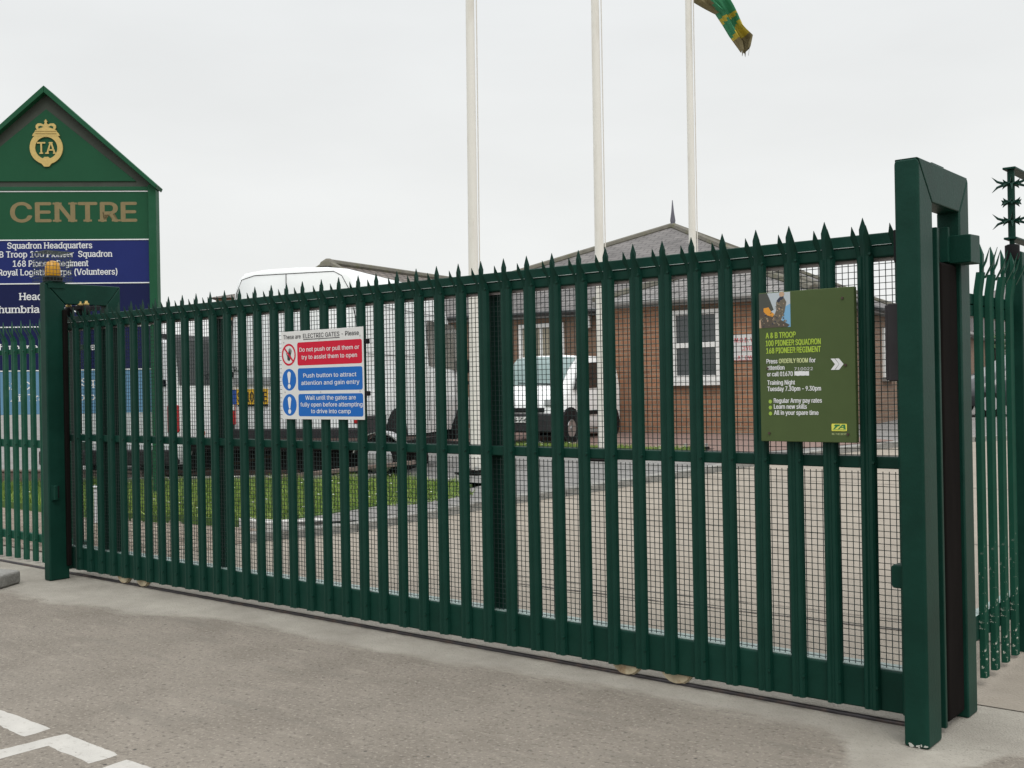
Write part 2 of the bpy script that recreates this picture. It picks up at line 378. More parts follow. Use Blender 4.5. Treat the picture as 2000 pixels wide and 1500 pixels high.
gmat = mat('far_ground', (.17,.165,.155), .95, .2, .6)
sheet('ground', [(-900,-900),(900,-900),(900,900),(-900,900)], -.012, gmat)
sheet('street', [(-40,-40),(40,-40),(40,.62),(-40,.62)], 0, STREET)
road_l = [(-7.0,.5),(-6.95,.9),(-6.49,1.594),(-5.95,2.42),(-5.63,4.28),(-5.43,4.9),(-5.25,5.57),(-5.06,6.49),(-4.90,7.5),(-4.72,8.5),(-4.45,9.7),(-4.0,10.8),(-3.35,11.9),(-2.6,13),(-1.2,14.6),(2,17)]
sheet('yard_road', road_l+[(12,17),(12,.5)], .004, YCONC)
# raised tarmac footway with a kerb along the road
foot = [(-6.87,2.17),(-6.15,2.62),(-5.83,4.28),(-5.62,4.9),(-5.44,5.57),(-5.25,6.49),(-5.09,7.5),(-4.90,8.5),(-4.62,9.75),(-4.17,10.9),(-3.5,12.02)]
sheet('footway', foot+[(-2.7,13.1),(-5,16),(-40,16),(-40,4.2),(-12.2,3.35),(-9.2,4.5),(-8.1,4.95),(-6.62,5.1),(-6.55,3.9),(-6.72,2.9)], .065, TARMAC_Y)
kmb = MB()
kl = [(x, y) for x, y in road_l[1:15]]
def strip3d(a, b, w, z0, z1, mb):
    d = (Vector(b)-Vector(a)).normalized(); n = Vector((-d.y, d.x))*w
    p = [Vector(a), Vector(b), Vector(b)+n, Vector(a)+n]; t = [ter(q.y) for q in p]
    mb.add([(q.x, q.y, h+z0) for q, h in zip(p, t)]+[(q.x, q.y, h+z1) for q, h in zip(p, t)],
           [(0,1,5,4),(1,2,6,5),(2,3,7,6),(3,0,4,7),(4,5,6,7)])
tot = 0
for a, b in zip(kl[1:-1], kl[2:]):
    a, b = Vector(a), Vector(b); ln = (b-a).length; n = max(1, round(ln/.9))
    for i in range(n):
        strip3d(a.lerp(b, (i+.006)/n), a.lerp(b, (i+.994)/n), .13, -.05, .085+random.uniform(-.004,.004), kmb)
struct(kmb.build('road_kerb', STONE, bevel=.012))
# grass bed with its pale corner stone
gpoly = [(-16,1.9),(-9.2,1.85),(-8.15,2.04),(-7.3,2.14),(-6.9,2.25),(-6.75,2.9),(-6.6,3.9),(-6.75,4.9),(-8.15,4.9),(-9.2,4.42),(-12.2,3.25),(-16,2.5)]
sheet('grass_bed', gpoly, .072, SOIL, skirt=.1)
sheet('rubble_strip', [(-16,.5),(-7.0,.5),(-6.95,.9),(-6.49,1.594),(-6.3,1.9),(-6.9,2.2),(-7.3,2.1),(-9.2,1.8),(-16,1.85)], .009, DIRT)
sheet('red_paving', [(-16,9.15),(-8.8,9.2),(-6.7,9.05),(-5.3,9.0),(-4.75,10.0),(-4.2,11.0),(-5.2,11.6),(-16,11.9)], .075, REDPAVE, skirt=.1)
sheet('grass_verge_base', [(-9.6,8.0),(-6.4,8.35),(-6.0,8.9),(-9.2,9.1)], .074, SOIL)
sheet('far_yard', [(-60,15.9),(-2,15.9),(1.9,16.9),(60,16.9),(60,120),(-60,120)], -.004, TARMAC_Y)
cs = MB(); cs.ext([(-7.33,2.14),(-6.84,2.10),(-6.50,2.52),(-6.62,2.62),(-6.90,2.26),(-7.32,2.28)], .02, .165)
tag(cs.build('corner_kerb', mat('pale_kerb', (.50,.49,.46), .9, .15, 12, bump=.4), bevel=.01), 'pale concrete corner kerb at the near end of the grass bed', 'kerb')
em = MB()
for i in range(7):
    a = Vector((-12.1,3.17)).lerp(Vector((-8.2,4.86)), i/7); b = Vector((-12.1,3.17)).lerp(Vector((-8.2,4.86)), (i+.99)/7)
    strip3d((a.x,a.y), (b.x,b.y), .10, .0, .14, em)
tag(em.build('edging_kerb', STONE, bevel=.01), 'row of grey edging kerbs along the far side of the grass', 'kerb')
# street kerb by the left fence
kb = MB(); kb.ext([(-6.42,-.62),(-6.555,-.385),(-7.6,-.62),(-7.6,-.9)], 0, .10)
tag(kb.build('street_kerb', STONE, bevel=.02), 'worn grey concrete kerb block on the street left of the gate post', 'kerb')
# guide track of the sliding gate
tr = MB(); tr.box(-11,-.06,.036,.066,-.01,.004); tr.tube([(-11,.051,.004),(-.06,.051,.004)], .011, 8)
tag(tr.build('guide_track', mat('track_steel', (.055,.05,.052), .5, .4, 14, metal=.6, dirt=(.12,.08,.06), dscale=9), ang=60), 'dark steel guide rail set in the concrete under the sliding gate', 'rail')
# painted road letters, at the lower left
pm = MB()
for poly in ([(-3.75,-2.04),(-3.447,-2.041),(-3.008,-2.044),(-2.991,-2.156),(-3.238,-2.142),(-3.75,-2.15)],
             [(-3.2,-2.30),(-2.905,-2.298),(-2.880,-2.043),(-2.477,-2.057),(-2.47,-2.165),(-2.800,-2.160),(-2.803,-2.385),(-3.2,-2.38)],
             [(-2.386,-2.30),(-2.391,-2.066),(-2.234,-2.061),(-1.95,-2.07),(-1.95,-2.17),(-2.28,-2.165),(-2.28,-2.30)]):
    pts = ragged(poly+[poly[0]], step=.03, amp=.006, seed=3)[:-1]; pm.add([(x,y,.0005) for x,y in pts], [tuple(range(len(pts)))])
struct(pm.build('road_marking', PAINT, smooth=False))
jm = MB()
for a, b, s in (((-3.3,1.42),(1.5,1.50),.016),((-3.6,1.60),(.2,1.72),.008),((-4.9,6.8),(2,6.8),.014),((-4.2,3.9),(2,4.0),.01)):
    q = ragged([a, b], step=.08, amp=.012, seed=int(s*1000)); q2 = [(x, y+s*random.uniform(.6,1.4)) for x, y in q]
    for i in range(len(q)-1):
        p = [q[i], q[i+1], q2[i+1], q2[i]]; jm.add([(x, y, ter(y)+.008) for x, y in p], [(0,1,2,3)])
struct(jm.build('road_joint', TAR, smooth=False))
# crumbs and small stones lying about
def stones(name, n, area, zoff, r, m, seed):
    rnd = random.Random(seed); mb = MB()
    for i in range(n):
        x, y = area(rnd); s = r*rnd.uniform(.5,1.6)
        v = [(rnd.uniform(.6,1.1)*s*cos(a), rnd.uniform(.6,1.1)*s*sin(a)) for a in (0,1.3,2.5,3.8,5.1)]; z = ter(y)+zoff
        mb.add([(x+a, y+b, z) for a, b in v]+[(x+a*.6, y+b*.6, z+s*rnd.uniform(.5,.9)) for a, b in v],
               [(0,1,6,5),(1,2,7,6),(2,3,8,7),(3,4,9,8),(4,0,5,9),(5,6,7,8,9)])
    o = mb.build(name, m, smooth=False); o['kind'] = 'stuff'; return o
stones('small_stones', 420, lambda r: (r.uniform(-7,1.2), r.uniform(-2.6,-.3)), -.004, .005, mat('grit', (.12,.105,.09), .9, .4, 3), 4)
stones('rubble_stones', 420, lambda r: (r.uniform(-9.5,-6.5), r.uniform(.6,2.0)), .004, .03, mat('rubble', (.30,.26,.21), .9, .4, 3, bump=.4), 5)
# grass blades and a few daisies
def grass(name, poly, n, h, seed, dz):
    rnd = random.Random(seed); mb = MB(); xs = [p[0] for p in poly]; ys = [p[1] for p in poly]
    def inside(x, y):
        c = False
        for i in range(len(poly)):
            (x1,y1),(x2,y2) = poly[i], poly[i-1]
            if (y1 > y) != (y2 > y) and x < (x2-x1)*(y-y1)/(y2-y1)+x1: c = not c
        return c
    k = 0
    while k < n:
        x, y = rnd.uniform(max(min(xs),-13.5),max(xs)), rnd.uniform(min(ys),max(ys))
        if not inside(x, y): continue
        k += 1; z = ter(y)+dz; a = rnd.uniform(0,2*pi); hh = h*rnd.uniform(.4,1.5)*(.7+.5*sin(x*3.1+sin(y*4))**2); wd = rnd.uniform(.004,.009); lx, ly = rnd.gauss(0,.03), rnd.gauss(0,.03)
        if rnd.random() < .004:
            mb.add([(x+.012*cos(b), y+.012*sin(b), z+h*1.1+.004*(i%2)) for i, b in enumerate([q*pi/3 for q in range(6)])], [(0,1,2,3,4,5)], 2)
        mb.add([(x-wd*cos(a), y-wd*sin(a), z), (x+wd*cos(a), y+wd*sin(a), z), (x+lx, y+ly, z+hh)], [(0,1,2)], 0 if rnd.random() < .7 else 1)
    o = mb.build(name, [mat('grass_blade', (.14,.225,.04), .6, .35, 4, spec=.3), mat('dry_grass_blade', (.25,.32,.08), .6, .3, 4, spec=.3), mat('daisy', (.75,.75,.7), .7)], smooth=False)
    o['kind'] = 'stuff'; return o
grass('bed_grass', gpoly, 30000, .075, 8, .07)
grass('verge_grass', [(-9.6,8.0),(-6.4,8.35),(-6.0,8.9),(-9.2,9.1)], 9000, .06, 9, .07)
grass('path_grass', [(-6.75,3.3),(-6.35,3.5),(-6.2,4.3),(-6.6,4.6)], 1500, .04, 10, .06)

# ---------------------------------------------------------------- sliding gate
gate = thing('sliding_gate', 'wide dark green steel palisade sliding gate backed with wire mesh', 'gate', (0,0,0))
def pale_mesh(z0, ztop, zs, y0=0, side=.055, bolts=()):
    mb = MB()
    prof = [(-.034,.014),(-.029,-.004),(-.022,-.011),(-.010,-.012),(-.004,-.006),(.004,-.006),(.010,-.012),(.022,-.011),(.029,-.004),(.034,.014)]
    t = .0028; n = len(prof)
    back = [(x*.93, y+t) for x, y in prof]; ringp = prof+back[::-1]; k = len(ringp)
    mb.add([(x,y+y0,z0) for x,y in ringp]+[(x,y+y0,zs) for x,y in ringp],
           [(i,(i+1)%k,k+(i+1)%k,k+i) for i in range(k)]+[tuple(range(k))[::-1]])
    # three splayed points
    def prong(i0, i1, pts):                              # i0..i1: profile columns; pts: (dx, dy, z, widthscale)
        cols = prof[i0:i1+1]; mxx = sum(c[0] for c in cols)/len(cols); m = len(cols); rows = [[(x, y, zs) for x, y in cols]]
        myy = sum(c[1] for c in cols)/m
        for k2, (dx, dy, z, ws) in enumerate(pts):
            fl_ = min(1, .55*(k2+1))                      # the points are hammered flat as they rise
            rows.append([(mxx+(x-mxx)*ws+dx, myy+(y-myy)*(1-fl_)+dy, z) for x, y in cols])
        f = []; v = [p for r in rows for p in r]; nn = len(v)
        v2 = [(x, y+t, z) for x, y, z in v]
        for r in range(len(rows)-1):
            for c in range(m-1):
                a = r*m+c; f.append((a,a+1,a+m+1,a+m)); f.append((nn+a+m,nn+a+m+1,nn+a+1,nn+a))
            for c in (0, m-1):
                a = r*m+c; q = (a,a+m,nn+a+m,nn+a); f.append(q if c == 0 else q[::-1])
        mb.add([(x, y+y0, z) for x, y, z in v+v2], f)
    h = ztop-zs
    prong(3, 6, [(0,0,zs+h*.30,1.45),(0,-.001,zs+h*.70,1.62),(0,-.002,ztop,.02)])
    prong(0, 3, [(-.003,-side*.30,zs+h*.26,1.0),(-.005,-side*.75,zs+h*.48,1.1),(-.006,-side*.95,zs+h*.76,.02)])
    prong(6, 9, [(.003,-side*.30,zs+h*.26,1.0),(.005,-side*.75,zs+h*.48,1.1),(.006,-side*.95,zs+h*.76,.02)])
    for z in bolts: mb.disc((.027,y0-.008,z), (0,1,0), .006, .012, 8)
    return mb
pale0 = pale_mesh(.057, 2.052, 1.895, side=.050, bolts=(1.905,1.060,.150)).build('pale', GREENP, gate, ang=25)
PALES = [-.2943-.1572*i for i in range(-1, 41)]
pale0.location.x = PALES[0]
rp = random.Random(3)
for x in PALES[1:]:
    c = pale0.copy(); COL.objects.link(c); c.parent = gate; c.location.x = x; c.rotation_euler = (rp.gauss(0,.0015), rp.gauss(0,.0012), rp.gauss(0,.03))
GX0, GX1 = -6.66, -.098
def bar(name, x0, x1, y0, y1, z0, z1, bevel=.006, m=GREEN): return MB().box(x0,x1,y0,y1,z0,z1).build(name, m, gate, bevel=bevel)
bar('top_rail', GX0, GX1, .017, .072, 1.888, 1.938, .009)
bar('seam_glint', GX0, GX1, .013, .05, 1.9385, 1.9405, 0, mat('glint_pale', (.42,.48,.46), .4))  # sky glint along the rail's rounded top corner, put in as a pale strip
bar('underside_bounce', GX0, GX1, .046, .0505, 1.8745, 1.8865, 0, mat('bounce_grey', (.36,.33,.325), .6))  # ground bounce on the rail underside, painted as a pinkish grey strip
bar('upper_rail', GX0, GX1, .052, .105, 1.941, 1.992)
bar('middle_rail', GX0, GX1, .017, .067, 1.034, 1.083)
bar('bottom_rail', GX0, GX1, .017, .125, .052, .220, .008)
MB().box(GX0,GX1,.030,.122,.2203,.2222).build('ledge_sheen', mat('dusty_sheen', (.26,.34,.315), .5, .15, 9), gate)  # sky reflection and dust on the rail top, painted as a pale strip
for x, wd in ((-.15,.05),(-2.334,.10),(-4.747,.10),(-5.99,.07),(-6.17,.08),(-6.60,.08)):
    bar('upright', x-wd/2, x+wd/2, .070, .124, .2205, 1.0335); 
    bar('upright', x-wd/2, x+wd/2, .070, .124, 1.0835, 1.9405)
def wires(name, z0, z1, x0, x1, p=.026, r=.00135, y=.052):
    mb = MB(); n = int((x1-x0)/p)
    for i in range(n+1): x = x0+i*p; mb.box(x-r, x+r, y-r, y+r, z0-.004, z1+.004)
    m = int((z1-z0)/p)
    for j in range(m+1): z = z0+j*p; mb.box(x0, x1, y-3.1*r, y-1.05*r, z-r, z+r)
    return mb.build(name, WIRE, gate, smooth=False)
wires('mesh_panel', .205, 1.016, -6.62, -.16)
wires('mesh_panel', 1.086, 1.884, -6.62, -.16)
CREAM = mat('wheel_cream', (.42,.36,.24), .6, .25, 14, dirt=(.22,.13,.06), dscale=20, dlo=.5, dhi=.7)
for x in (-5.87,-5.625,-1.505,-1.229):
    wb = MB(); wb.disc((x,.048,.096), (0,1,0), .088, .034, 28); wb.disc((x,.048,.096), (0,1,0), .095, .012, 28)
    wb.disc((x,.028,.096), (0,1,0), .03, .014, 14); wb.build('wheel', CREAM, gate, ang=50)


# ---------------------------------------------------------------- gate portals (front leg, rear leg, mitred beam)
def portal(name, label, x0, x1, y0, y1, ht, leg=.155):
    p = thing(name, label, 'gate post', (0,0,0))
    MB().extX([(y0,0),(y0+leg,0),(y0+leg,ht-leg),(y0,ht)], x0, x1).build('front_leg', GREEN, p, bevel=.011)
    MB().extX([(y1-leg*.78,0),(y1,0),(y1,ht),(y1-leg*.78,ht-leg)], x0, x1).build('rear_leg', GREEN, p, bevel=.008)
    MB().extX([(y0+.0016,ht),(y1-.0016,ht),(y1-leg*.78-.0012,ht-leg),(y0+leg+.0012,ht-leg)], x0+.0012, x1-.0012).build('top_beam', GREEN, p, bevel=.006)
    return p
PR = portal('gate_portal', 'tall green steel gate portal at the right end of the gate', -.094, 0, -.2, .407, 2.23)
PL = portal('gate_portal', 'green steel gate portal on the left carrying the amber beacon', -6.53, -6.44, -.22, .395, 2.23)
# right portal fittings
cb = MB(); cb.extX([(.235,1.862),(.36,1.862),(.36,1.98),(.235,1.975)], -.062, .056); cb.box(-.062,-.025,.214,.2348,1.866,2.01); cb.build('catch_bracket', GREEN, PR, bevel=.004)
MB().box(-.085,-.012,.036,.060,.02,1.99).build('catch_channel', GREEN, PR, bevel=.004)
rs = MB(); rs.box(-.07,-.014,.085,.285,.03,1.858); rs.build('rubber_buffer', RUBBER, PR, bevel=.012)
gp = MB(); gp.box(-.158,-.0945,-.12,-.06,1.388,1.690); gp.box(-.172,-.158,-.11,-.07,1.392,1.686); gp.build('grey_cover', GREYP, PR, bevel=.005)
MB().box(-.128,-.0945,-.12,-.085,1.85,1.975).build('hinge_plate', BLACK, PR, bevel=.003)
pc = MB(); pc.extY(rrect(-.150,-.0942,.588,.678,.012), -.15,-.085); pc.build('photocell', GREEN, PR, bevel=.006)
MB().box(-.075,-.02,.02,.16,2.2305,2.243).build('cap_plate', GREEN, PR, bevel=.002)
q = MB(); rc = random.Random(11)
for k in range(14):
    x = rc.uniform(-.075,-.008); z = rc.uniform(.002,.014)
    plate(q, [(x+.006*cos(a)*rc.uniform(.4,1.3), max(.001, z+.005*sin(a)*rc.uniform(.4,1.3))) for a in (0,1.2,2.4,3.7,5)], -.2006-.00002*k)
q.build('paint_chips', mat('bare_chips', (.42,.42,.38), .8), PR, smooth=False)
# left portal fittings
MB().box(-6.4395,-6.41,-.095,-.062,.10,2.03).build('rubber_edge', RUBBER, PL, bevel=.008)
pc = MB(); pc.box(-6.4395,-6.432,-.20,-.14,.60,.715); pc.box(-6.432,-6.40,-.195,-.17,.605,.71); pc.build('photocell', GREEN, PL, bevel=.004)
MB().box(-6.4325,-6.431,-.165,-.145,.615,.705).build('photocell_lens', BLACK, PL)
MB().box(-6.535,-6.43,-.20,-.065,2.2315,2.240).build('beacon_plate', GREEN, PL, bevel=.002)
MB().box(-6.4395,-6.434,-.20,-.065,2.19,2.239).build('beacon_flange', GREEN, PL, bevel=.002)
BRASS = mat('brass', (.60,.45,.18), .35, .2, 10, metal=.7)
rb = MB(); rb.box(-6.52,-6.40,.02,.20,2.035,2.065); rb.build('roller_bracket', BLACK, PL, bevel=.003)
for x, y in ((-6.62,.06),(-6.45,.06),(-6.36,.06)):
    q = MB(); q.lathe([(.024,0),(.030,.008),(.030,.06),(.024,.07)], (x,y,1.995), 14); ro = q.build('guide_roller', BLACK, PL, ang=60)
    q = MB(); q.lathe([(.018,0),(.022,.006),(.022,.016),(.012,.020),(.012,.034)], (x,y,2.065), 12); q.build('roller_cap', BRASS, ro, ang=60)
# amber beacon and its wire cage
bc = thing('beacon', 'amber warning beacon in a wire cage on the left gate post', 'beacon', (-6.485,-.135,2.240))
MB().lathe([(.066,0),(.070,.006),(.070,.036),(.060,.044)], n=24).build('beacon_base', BLACK, bc, ang=50)
MB().lathe([(.054,.045),(.058,.06),(.054,.105),(.046,.142),(.034,.154),(.012,.160)], n=24).build('beacon_dome', AMBER, bc, ang=70)
cg = MB(); r = .0016; s = .105
for i in range(9):
    a = -s+i*s/4
    for b in (-s, s):
        cg.tube([(a,b,.0),(a,b,.222)], r, 4); cg.tube([(b,a,.0),(b,a,.222)], r, 4)
    cg.tube([(a,-s,.222),(a,s,.222)], r, 4); cg.tube([(-s,a,.222),(s,a,.222)], r, 4)
for j in range(9):
    z = j*.0277
    cg.tube([(-s,-s,z),(s,-s,z),(s,s,z),(-s,s,z),(-s,-s,z)], r, 4)
cg.build('beacon_cage', WIRE, bc, smooth=False)

# ---------------------------------------------------------------- palisade fences
lf = thing('palisade_fence', 'lower green palisade fence left of the left gate post', 'fence', (0,.15,0))
fp = pale_mesh(.02, 2.015, 1.84, bolts=(1.76,.98,.205)).build('pale', GREENB, lf, ang=25)
xs = [-7.535-.1535*i for i in range(-4,12)]
fp.location.x = xs[0]
for x in xs[1:]:
    c = fp.copy(); COL.objects.link(c); c.parent = lf; c.location.x = x; c.rotation_euler = (0,0,rp.gauss(0,.03))
for z0, z1 in ((1.737,1.780),(.951,1.016),(.173,.238)):
    MB().box(-9.6,-6.60,.016,.056,z0,z1).build('rail', GREENB, lf, bevel=.004)
MB().box(-6.99,-6.86,-.014,.06,.0,2.0).build('fence_post', GREENB, lf, bevel=.01)

rf = thing('palisade_fence', 'green palisade fence with bent spiked tops right of the gate', 'fence', (-.07,0,0), R(90))
# local x runs into the yard (+Y), local -y faces the street side (+X)
def bent_pale(z0=.055):
    mb = MB(); prof = [(-.034,.014),(-.028,-.006),(-.010,-.012),(0,-.006),(.010,-.012),(.028,-.006),(.034,.014)]; t = .003
    rows = [(0,z0,1),(0,1.75,1),(-.002,1.78,1),(-.008,1.82,1),(-.014,1.865,.9)]
    ring_ = prof+[(x*.92,y+t) for x,y in prof][::-1]; k = len(ring_); vs = []
    for dy, z, s in rows: vs += [(x*s, y+dy, z) for x, y in ring_]
    mb.add(vs, [(i*k+a, i*k+(a+1)%k, (i+1)*k+(a+1)%k, (i+1)*k+a) for i in range(len(rows)-1) for a in range(k)]+[tuple(range(k))[::-1]])
    def spike(cx, wd, pts, th=.004):
        v = []; n = 0
        for dx, dy, z, s in pts:
            v += [(cx+dx-wd*s, dy-th*s, z), (cx+dx+wd*s, dy-th*s, z), (cx+dx+wd*s, dy+.002, z), (cx+dx-wd*s, dy+.002, z)]; n += 1
        mb.add(v, [(i*4+a, i*4+(a+1)%4, (i+1)*4+(a+1)%4, (i+1)*4+a) for i in range(n-1) for a in range(4)])
    for z in (1.745,.28): mb.disc((.043,.012,z), (0,1,0), .009, .016, 8)
    spike(0, .012, [(0,-.008,1.86,1),(0,-.008,1.945,1.1),(0,-.006,1.995,.05)], .012)
    spike(-.020, .007, [(0,-.012,1.86,1),(-.002,-.036,1.91,1.1),(-.004,-.056,1.968,.05)])
    spike(.020, .007, [(0,-.020,1.84,1),(.003,-.050,1.90,1.1),(.005,-.076,1.975,.05)])
    return mb
bp0 = bent_pale().build('pale', [SPLASH], rf, ang=30)
ys = [.772+.166*i for i in range(0,14)]
bp0.location.x = ys[0]
for y in ys[1:]:
    c = bp0.copy(); COL.objects.link(c); c.parent = rf; c.location.x = y; c.rotation_euler = (0,0,rp.gauss(0,.02))
for z0, z1 in ((1.722,1.770),(1.668,1.719),(.225,.335)):
    MB().box(.41,3.2,.016,.066,z0,z1).build('rail', GREENP, rf, bevel=.004)
MB().box(.41,3.2,.018,.064,.3353,.3366).build('ledge_sheen', MATS['dusty_sheen'], rf)  # same painted sky sheen and dust on the fence rail
MB().box(1.375,1.455,-.03,.05,0,2.01).build('fence_post', GREEN, rf, bevel=.008)
# rotating spike barrier
sp = thing('spike_barrier', 'green rotating spiked barrier pole above the right fence', 'spike barrier', (-.07,1.325,0))
q = MB(); q.tube([(0,0,2.06),(0,0,2.40)], .017, 14); q.tube([(0,0,1.99),(0,0,2.07)], .012, 10); q.build('spindle', GREEN, sp, ang=60)
q = MB(); q.lathe([(.026,1.965),(.034,1.985),(.034,2.035),(.022,2.04)], n=16); q.build('collar', BLACK, sp, ang=50)
for z in (2.402,2.062): MB().box(-.03,.03,-.035,.35,z,z+.011).build('bracket', GREEN, sp, bevel=.003)
for z, lng in ((2.335,1),(2.245,.35),(2.155,1)):
    q = MB(); q.lathe([(.026,z-.006),(.030,z),(.026,z+.006)], n=14)
    for k in range(8):
        a = 2*pi*k/8+.3; d = Vector((cos(a), sin(a), 0))
        for up in (1, -1):
            ln = .062*lng if k % 2 == 0 else .03
            p = [d*.024+Vector((0,0,z)), d*(.024+ln*.6)+Vector((0,0,z+up*ln*.22)), d*(.024+ln)+Vector((0,0,z+up*ln*.62))]
            q.tube(p, [.008,.006,.0005], 5)
    q.build('spike_wheel', GREEN, sp, ang=50)

# ---------------------------------------------------------------- warning sign on the gate
SIGNW = mat('sign_white', (.62,.62,.60), .35, .05, 5, dirt=(.5,.5,.46), dscale=7, dlo=.6, dhi=.8)
SRED = mat('sign_red', (.52,.010,.035), .45, .05, 6, spec=.15); SBLUE = mat('sign_blue', (.012,.12,.42), .45, .05, 6, spec=.15)
INKW = mat('print_white', (.66,.67,.67), .4); INKB = mat('print_black', (.015,.015,.017), .4)
GREYI = mat('print_grey', (.35,.34,.33), .5)
s1 = thing('warning_sign', 'white electric gates warning sign with red and blue panels', 'sign', (-3.962,-.016,1.752))
SW, SH = .733, .536
MB().box(0,SW,-.003,.0015,-SH,0).build('board', SIGNW, s1, bevel=.001)
Y1 = -.0034
def uv1(u, v): return u*SW, -v*SH
q = MB()
for (u0,u1_,v0,v1,m) in ((.206,.985,.131,.392,0),(.208,.986,.424,.676,1),(.210,.988,.714,.966,1)):
    plate(q, rrect(u0*SW,u1_*SW,-v1*SH,-v0*SH,.014), Y1, m)
for v in (.55,.837): plate(q, ell(.096*SW,-v*SH,.0655,.0665), Y1, 1)
q.build('colour_panels', [SRED,SBLUE], s1, smooth=False)
q = MB(); cx, cz = .096*SW, -.264*SH
for v in (.55,.837):
    zc = -v*SH; plate(q, [(cx+.0165*sin(a)*(1), zc+.050-.0165+.0165*cos(a)) for a in [R(-90+180*k/10) for k in range(11)]]+[(cx+.006,zc-.022),(cx-.006,zc-.022)], Y1-.0006, 0)
    plate(q, ell(cx, zc-.040,.0135,.0145), Y1-.0006, 0)
q.build('exclamation_marks', INKW, s1, smooth=False)
q = MB()
plate(q, [(cx-.015,cz-.020),(cx-.012,cz-.034),(cx+.006,cz-.038),(cx+.014,cz-.028),(cx+.020,cz-.008),(cx+.016,cz+.004),(cx-.004,cz+.006),(cx-.013,cz-.006)], Y1, 0)
for (bx,bz,tx,tz,wd) in ((-.002,.002,.003,.034,.0032),(.004,.003,.012,.040,.0034),(.010,.003,.021,.036,.0034),(.015,-.002,.028,.027,.003),(-.010,-.012,-.024,.010,.0035)):
    d = Vector((tx-bx,tz-bz)).normalized(); n = Vector((-d.y,d.x))*wd
    plate(q, [(cx+bx-n.x,cz+bz-n.y),(cx+bx+n.x,cz+bz+n.y),(cx+tx+n.x*.7,cz+tz+n.y*.7),(cx+tx-n.x*.7,cz+tz-n.y*.7)], Y1-.0002, 0)
q.build('hand_symbol', INKB, s1, smooth=False)
q = MB(); ring(q, cx, cz, .054,.055,.0655,.067, Y1-.0004)
d = Vector((.707,-.707)); n = Vector((.707,.707))*.006
plate(q, [(cx-d.x*.056-n.x,cz-d.y*.056-n.y),(cx+d.x*.056-n.x,cz+d.y*.056-n.y),(cx+d.x*.056+n.x,cz+d.y*.056+n.y),(cx-d.x*.056+n.x,cz-d.y*.056+n.y)], Y1-.0007)
q.build('prohibition_ring', SRED, s1, smooth=False)
c = .0262
T1 = [("These are", .030*SW, -.086*SH, c, 'L', .222*SW, .014, 1), ("ELECTRIC GATES", .283*SW, -.086*SH, c, 'L', .443*SW, .014, 1), ("- Please", .752*SW, -.086*SH, c, 'L', .200*SW, .014, 1)]
for t, u, ub, v in (("Do not push or pull them or",.234,.954,.237),("try to assist them to open",.26,.927,.322),
                    ("Push button to attract",.278,.917,.530),("attention and gain entry",.252,.95,.612),
                    ("Wait until the gates are",.30,.905,.780),("fully open before attempting",.236,.98,.856),("to drive into camp",.367,.843,.930)):
    T1.append((t, u*SW, -v*SH, .0245, 'L', (ub-u)*SW, .018, 0))
write('lettering', [INKW,INKB], s1, T1, Y1-.0007)
plate(MB(), [(.283*SW,-.106*SH),(.728*SW,-.106*SH),(.728*SW,-.097*SH),(.283*SW,-.097*SH)], Y1).build('underline', INKB, s1, smooth=False)
q = MB()
for u, v in ((.035,.122),(.48,.108),(.965,.095),(.04,.69),(.49,.695),(.955,.69)): q.disc((u*SW,-.0045,-v*SH), (0,1,0), .0035, .003, 8)
q.build('rivets', GREYI, s1)
q = MB()
for x in (SW+.012,):
    for z in (-.085,-.385): q.box(SW-.01,SW+.022,.004,.03,z-.014,z+.014)
q.build('clamps', BLACK, s1, bevel=.004)

# ---------------------------------------------------------------- recruitment notice board on the gate
OLIVE = mat('notice_olive', (.064,.094,.034), .5, .06, 8, spec=.15, dirt=(.075,.105,.042), dscale=6, dlo=.55, dhi=.8)
LIME = mat('print_lime', (.33,.47,.04), .45); LIME2 = mat('print_pale_lime', (.52,.58,.28), .45)
s2 = thing('notice_board', 'olive green troop notice board with a small photo and white chevrons', 'sign', (-.740,-.032,1.774))
BW, BH = .421, .634
MB().box(0,BW,-.012,.0155,-BH,0).build('board', OLIVE, s2, bevel=.003)
Y2 = -.0125
q = MB(); pw, ph = .345*BW, .237*BH                     # printed photo: a figure in camouflage on a hillside
plate(q, [(0.002,-.003),(pw,-.003),(pw,-ph),(0.002,-ph)], Y2, 0)
plate(q, [(pw*.80,-ph*.45),(pw,-ph*.35),(pw,-ph),(pw*.72,-ph),(pw*.74,-ph*.7)], Y2-.0002, 1)
plate(q, [(.002,-.003),(pw*.28,-.003),(pw*.38,-ph*.25),(pw*.48,-ph*.5),(pw*.2,-ph*.62),(.002,-ph*.5)], Y2-.0003, 2)
plate(q, [(.002,-ph*.48),(pw*.2,-ph*.55),(pw*.42,-ph*.62),(pw*.62,-ph*.75),(pw*.98,-ph*.95),(pw*.9,-ph),(.002,-ph)], Y2-.0004, 3)
plate(q, [(pw*.56,-ph*.30),(pw*.68,-ph*.14),(pw*.80,-ph*.16),(pw*.88,-ph*.30),(pw*.82,-ph*.58),(pw*.70,-ph*.80),(pw*.52,-ph*.90),(pw*.45,-ph*.74),(pw*.56,-ph*.52)], Y2-.0005, 4)
plate(q, [(pw*.57,-ph*.26),(pw*.66,-ph*.16),(pw*.80,-ph*.13),(pw*.78,-ph*.20),(pw*.64,-ph*.30)], Y2-.0006, 7)
plate(q, ell(pw*.74,-ph*.075,pw*.085,ph*.07,12), Y2-.0007, 5)
plate(q, [(pw*.16,-ph*.44),(pw*.32,-ph*.42),(pw*.40,-ph*.55),(pw*.50,-ph*.62),(pw*.44,-ph*.70),(pw*.26,-ph*.64),(pw*.16,-ph*.54)], Y2-.0006, 6)
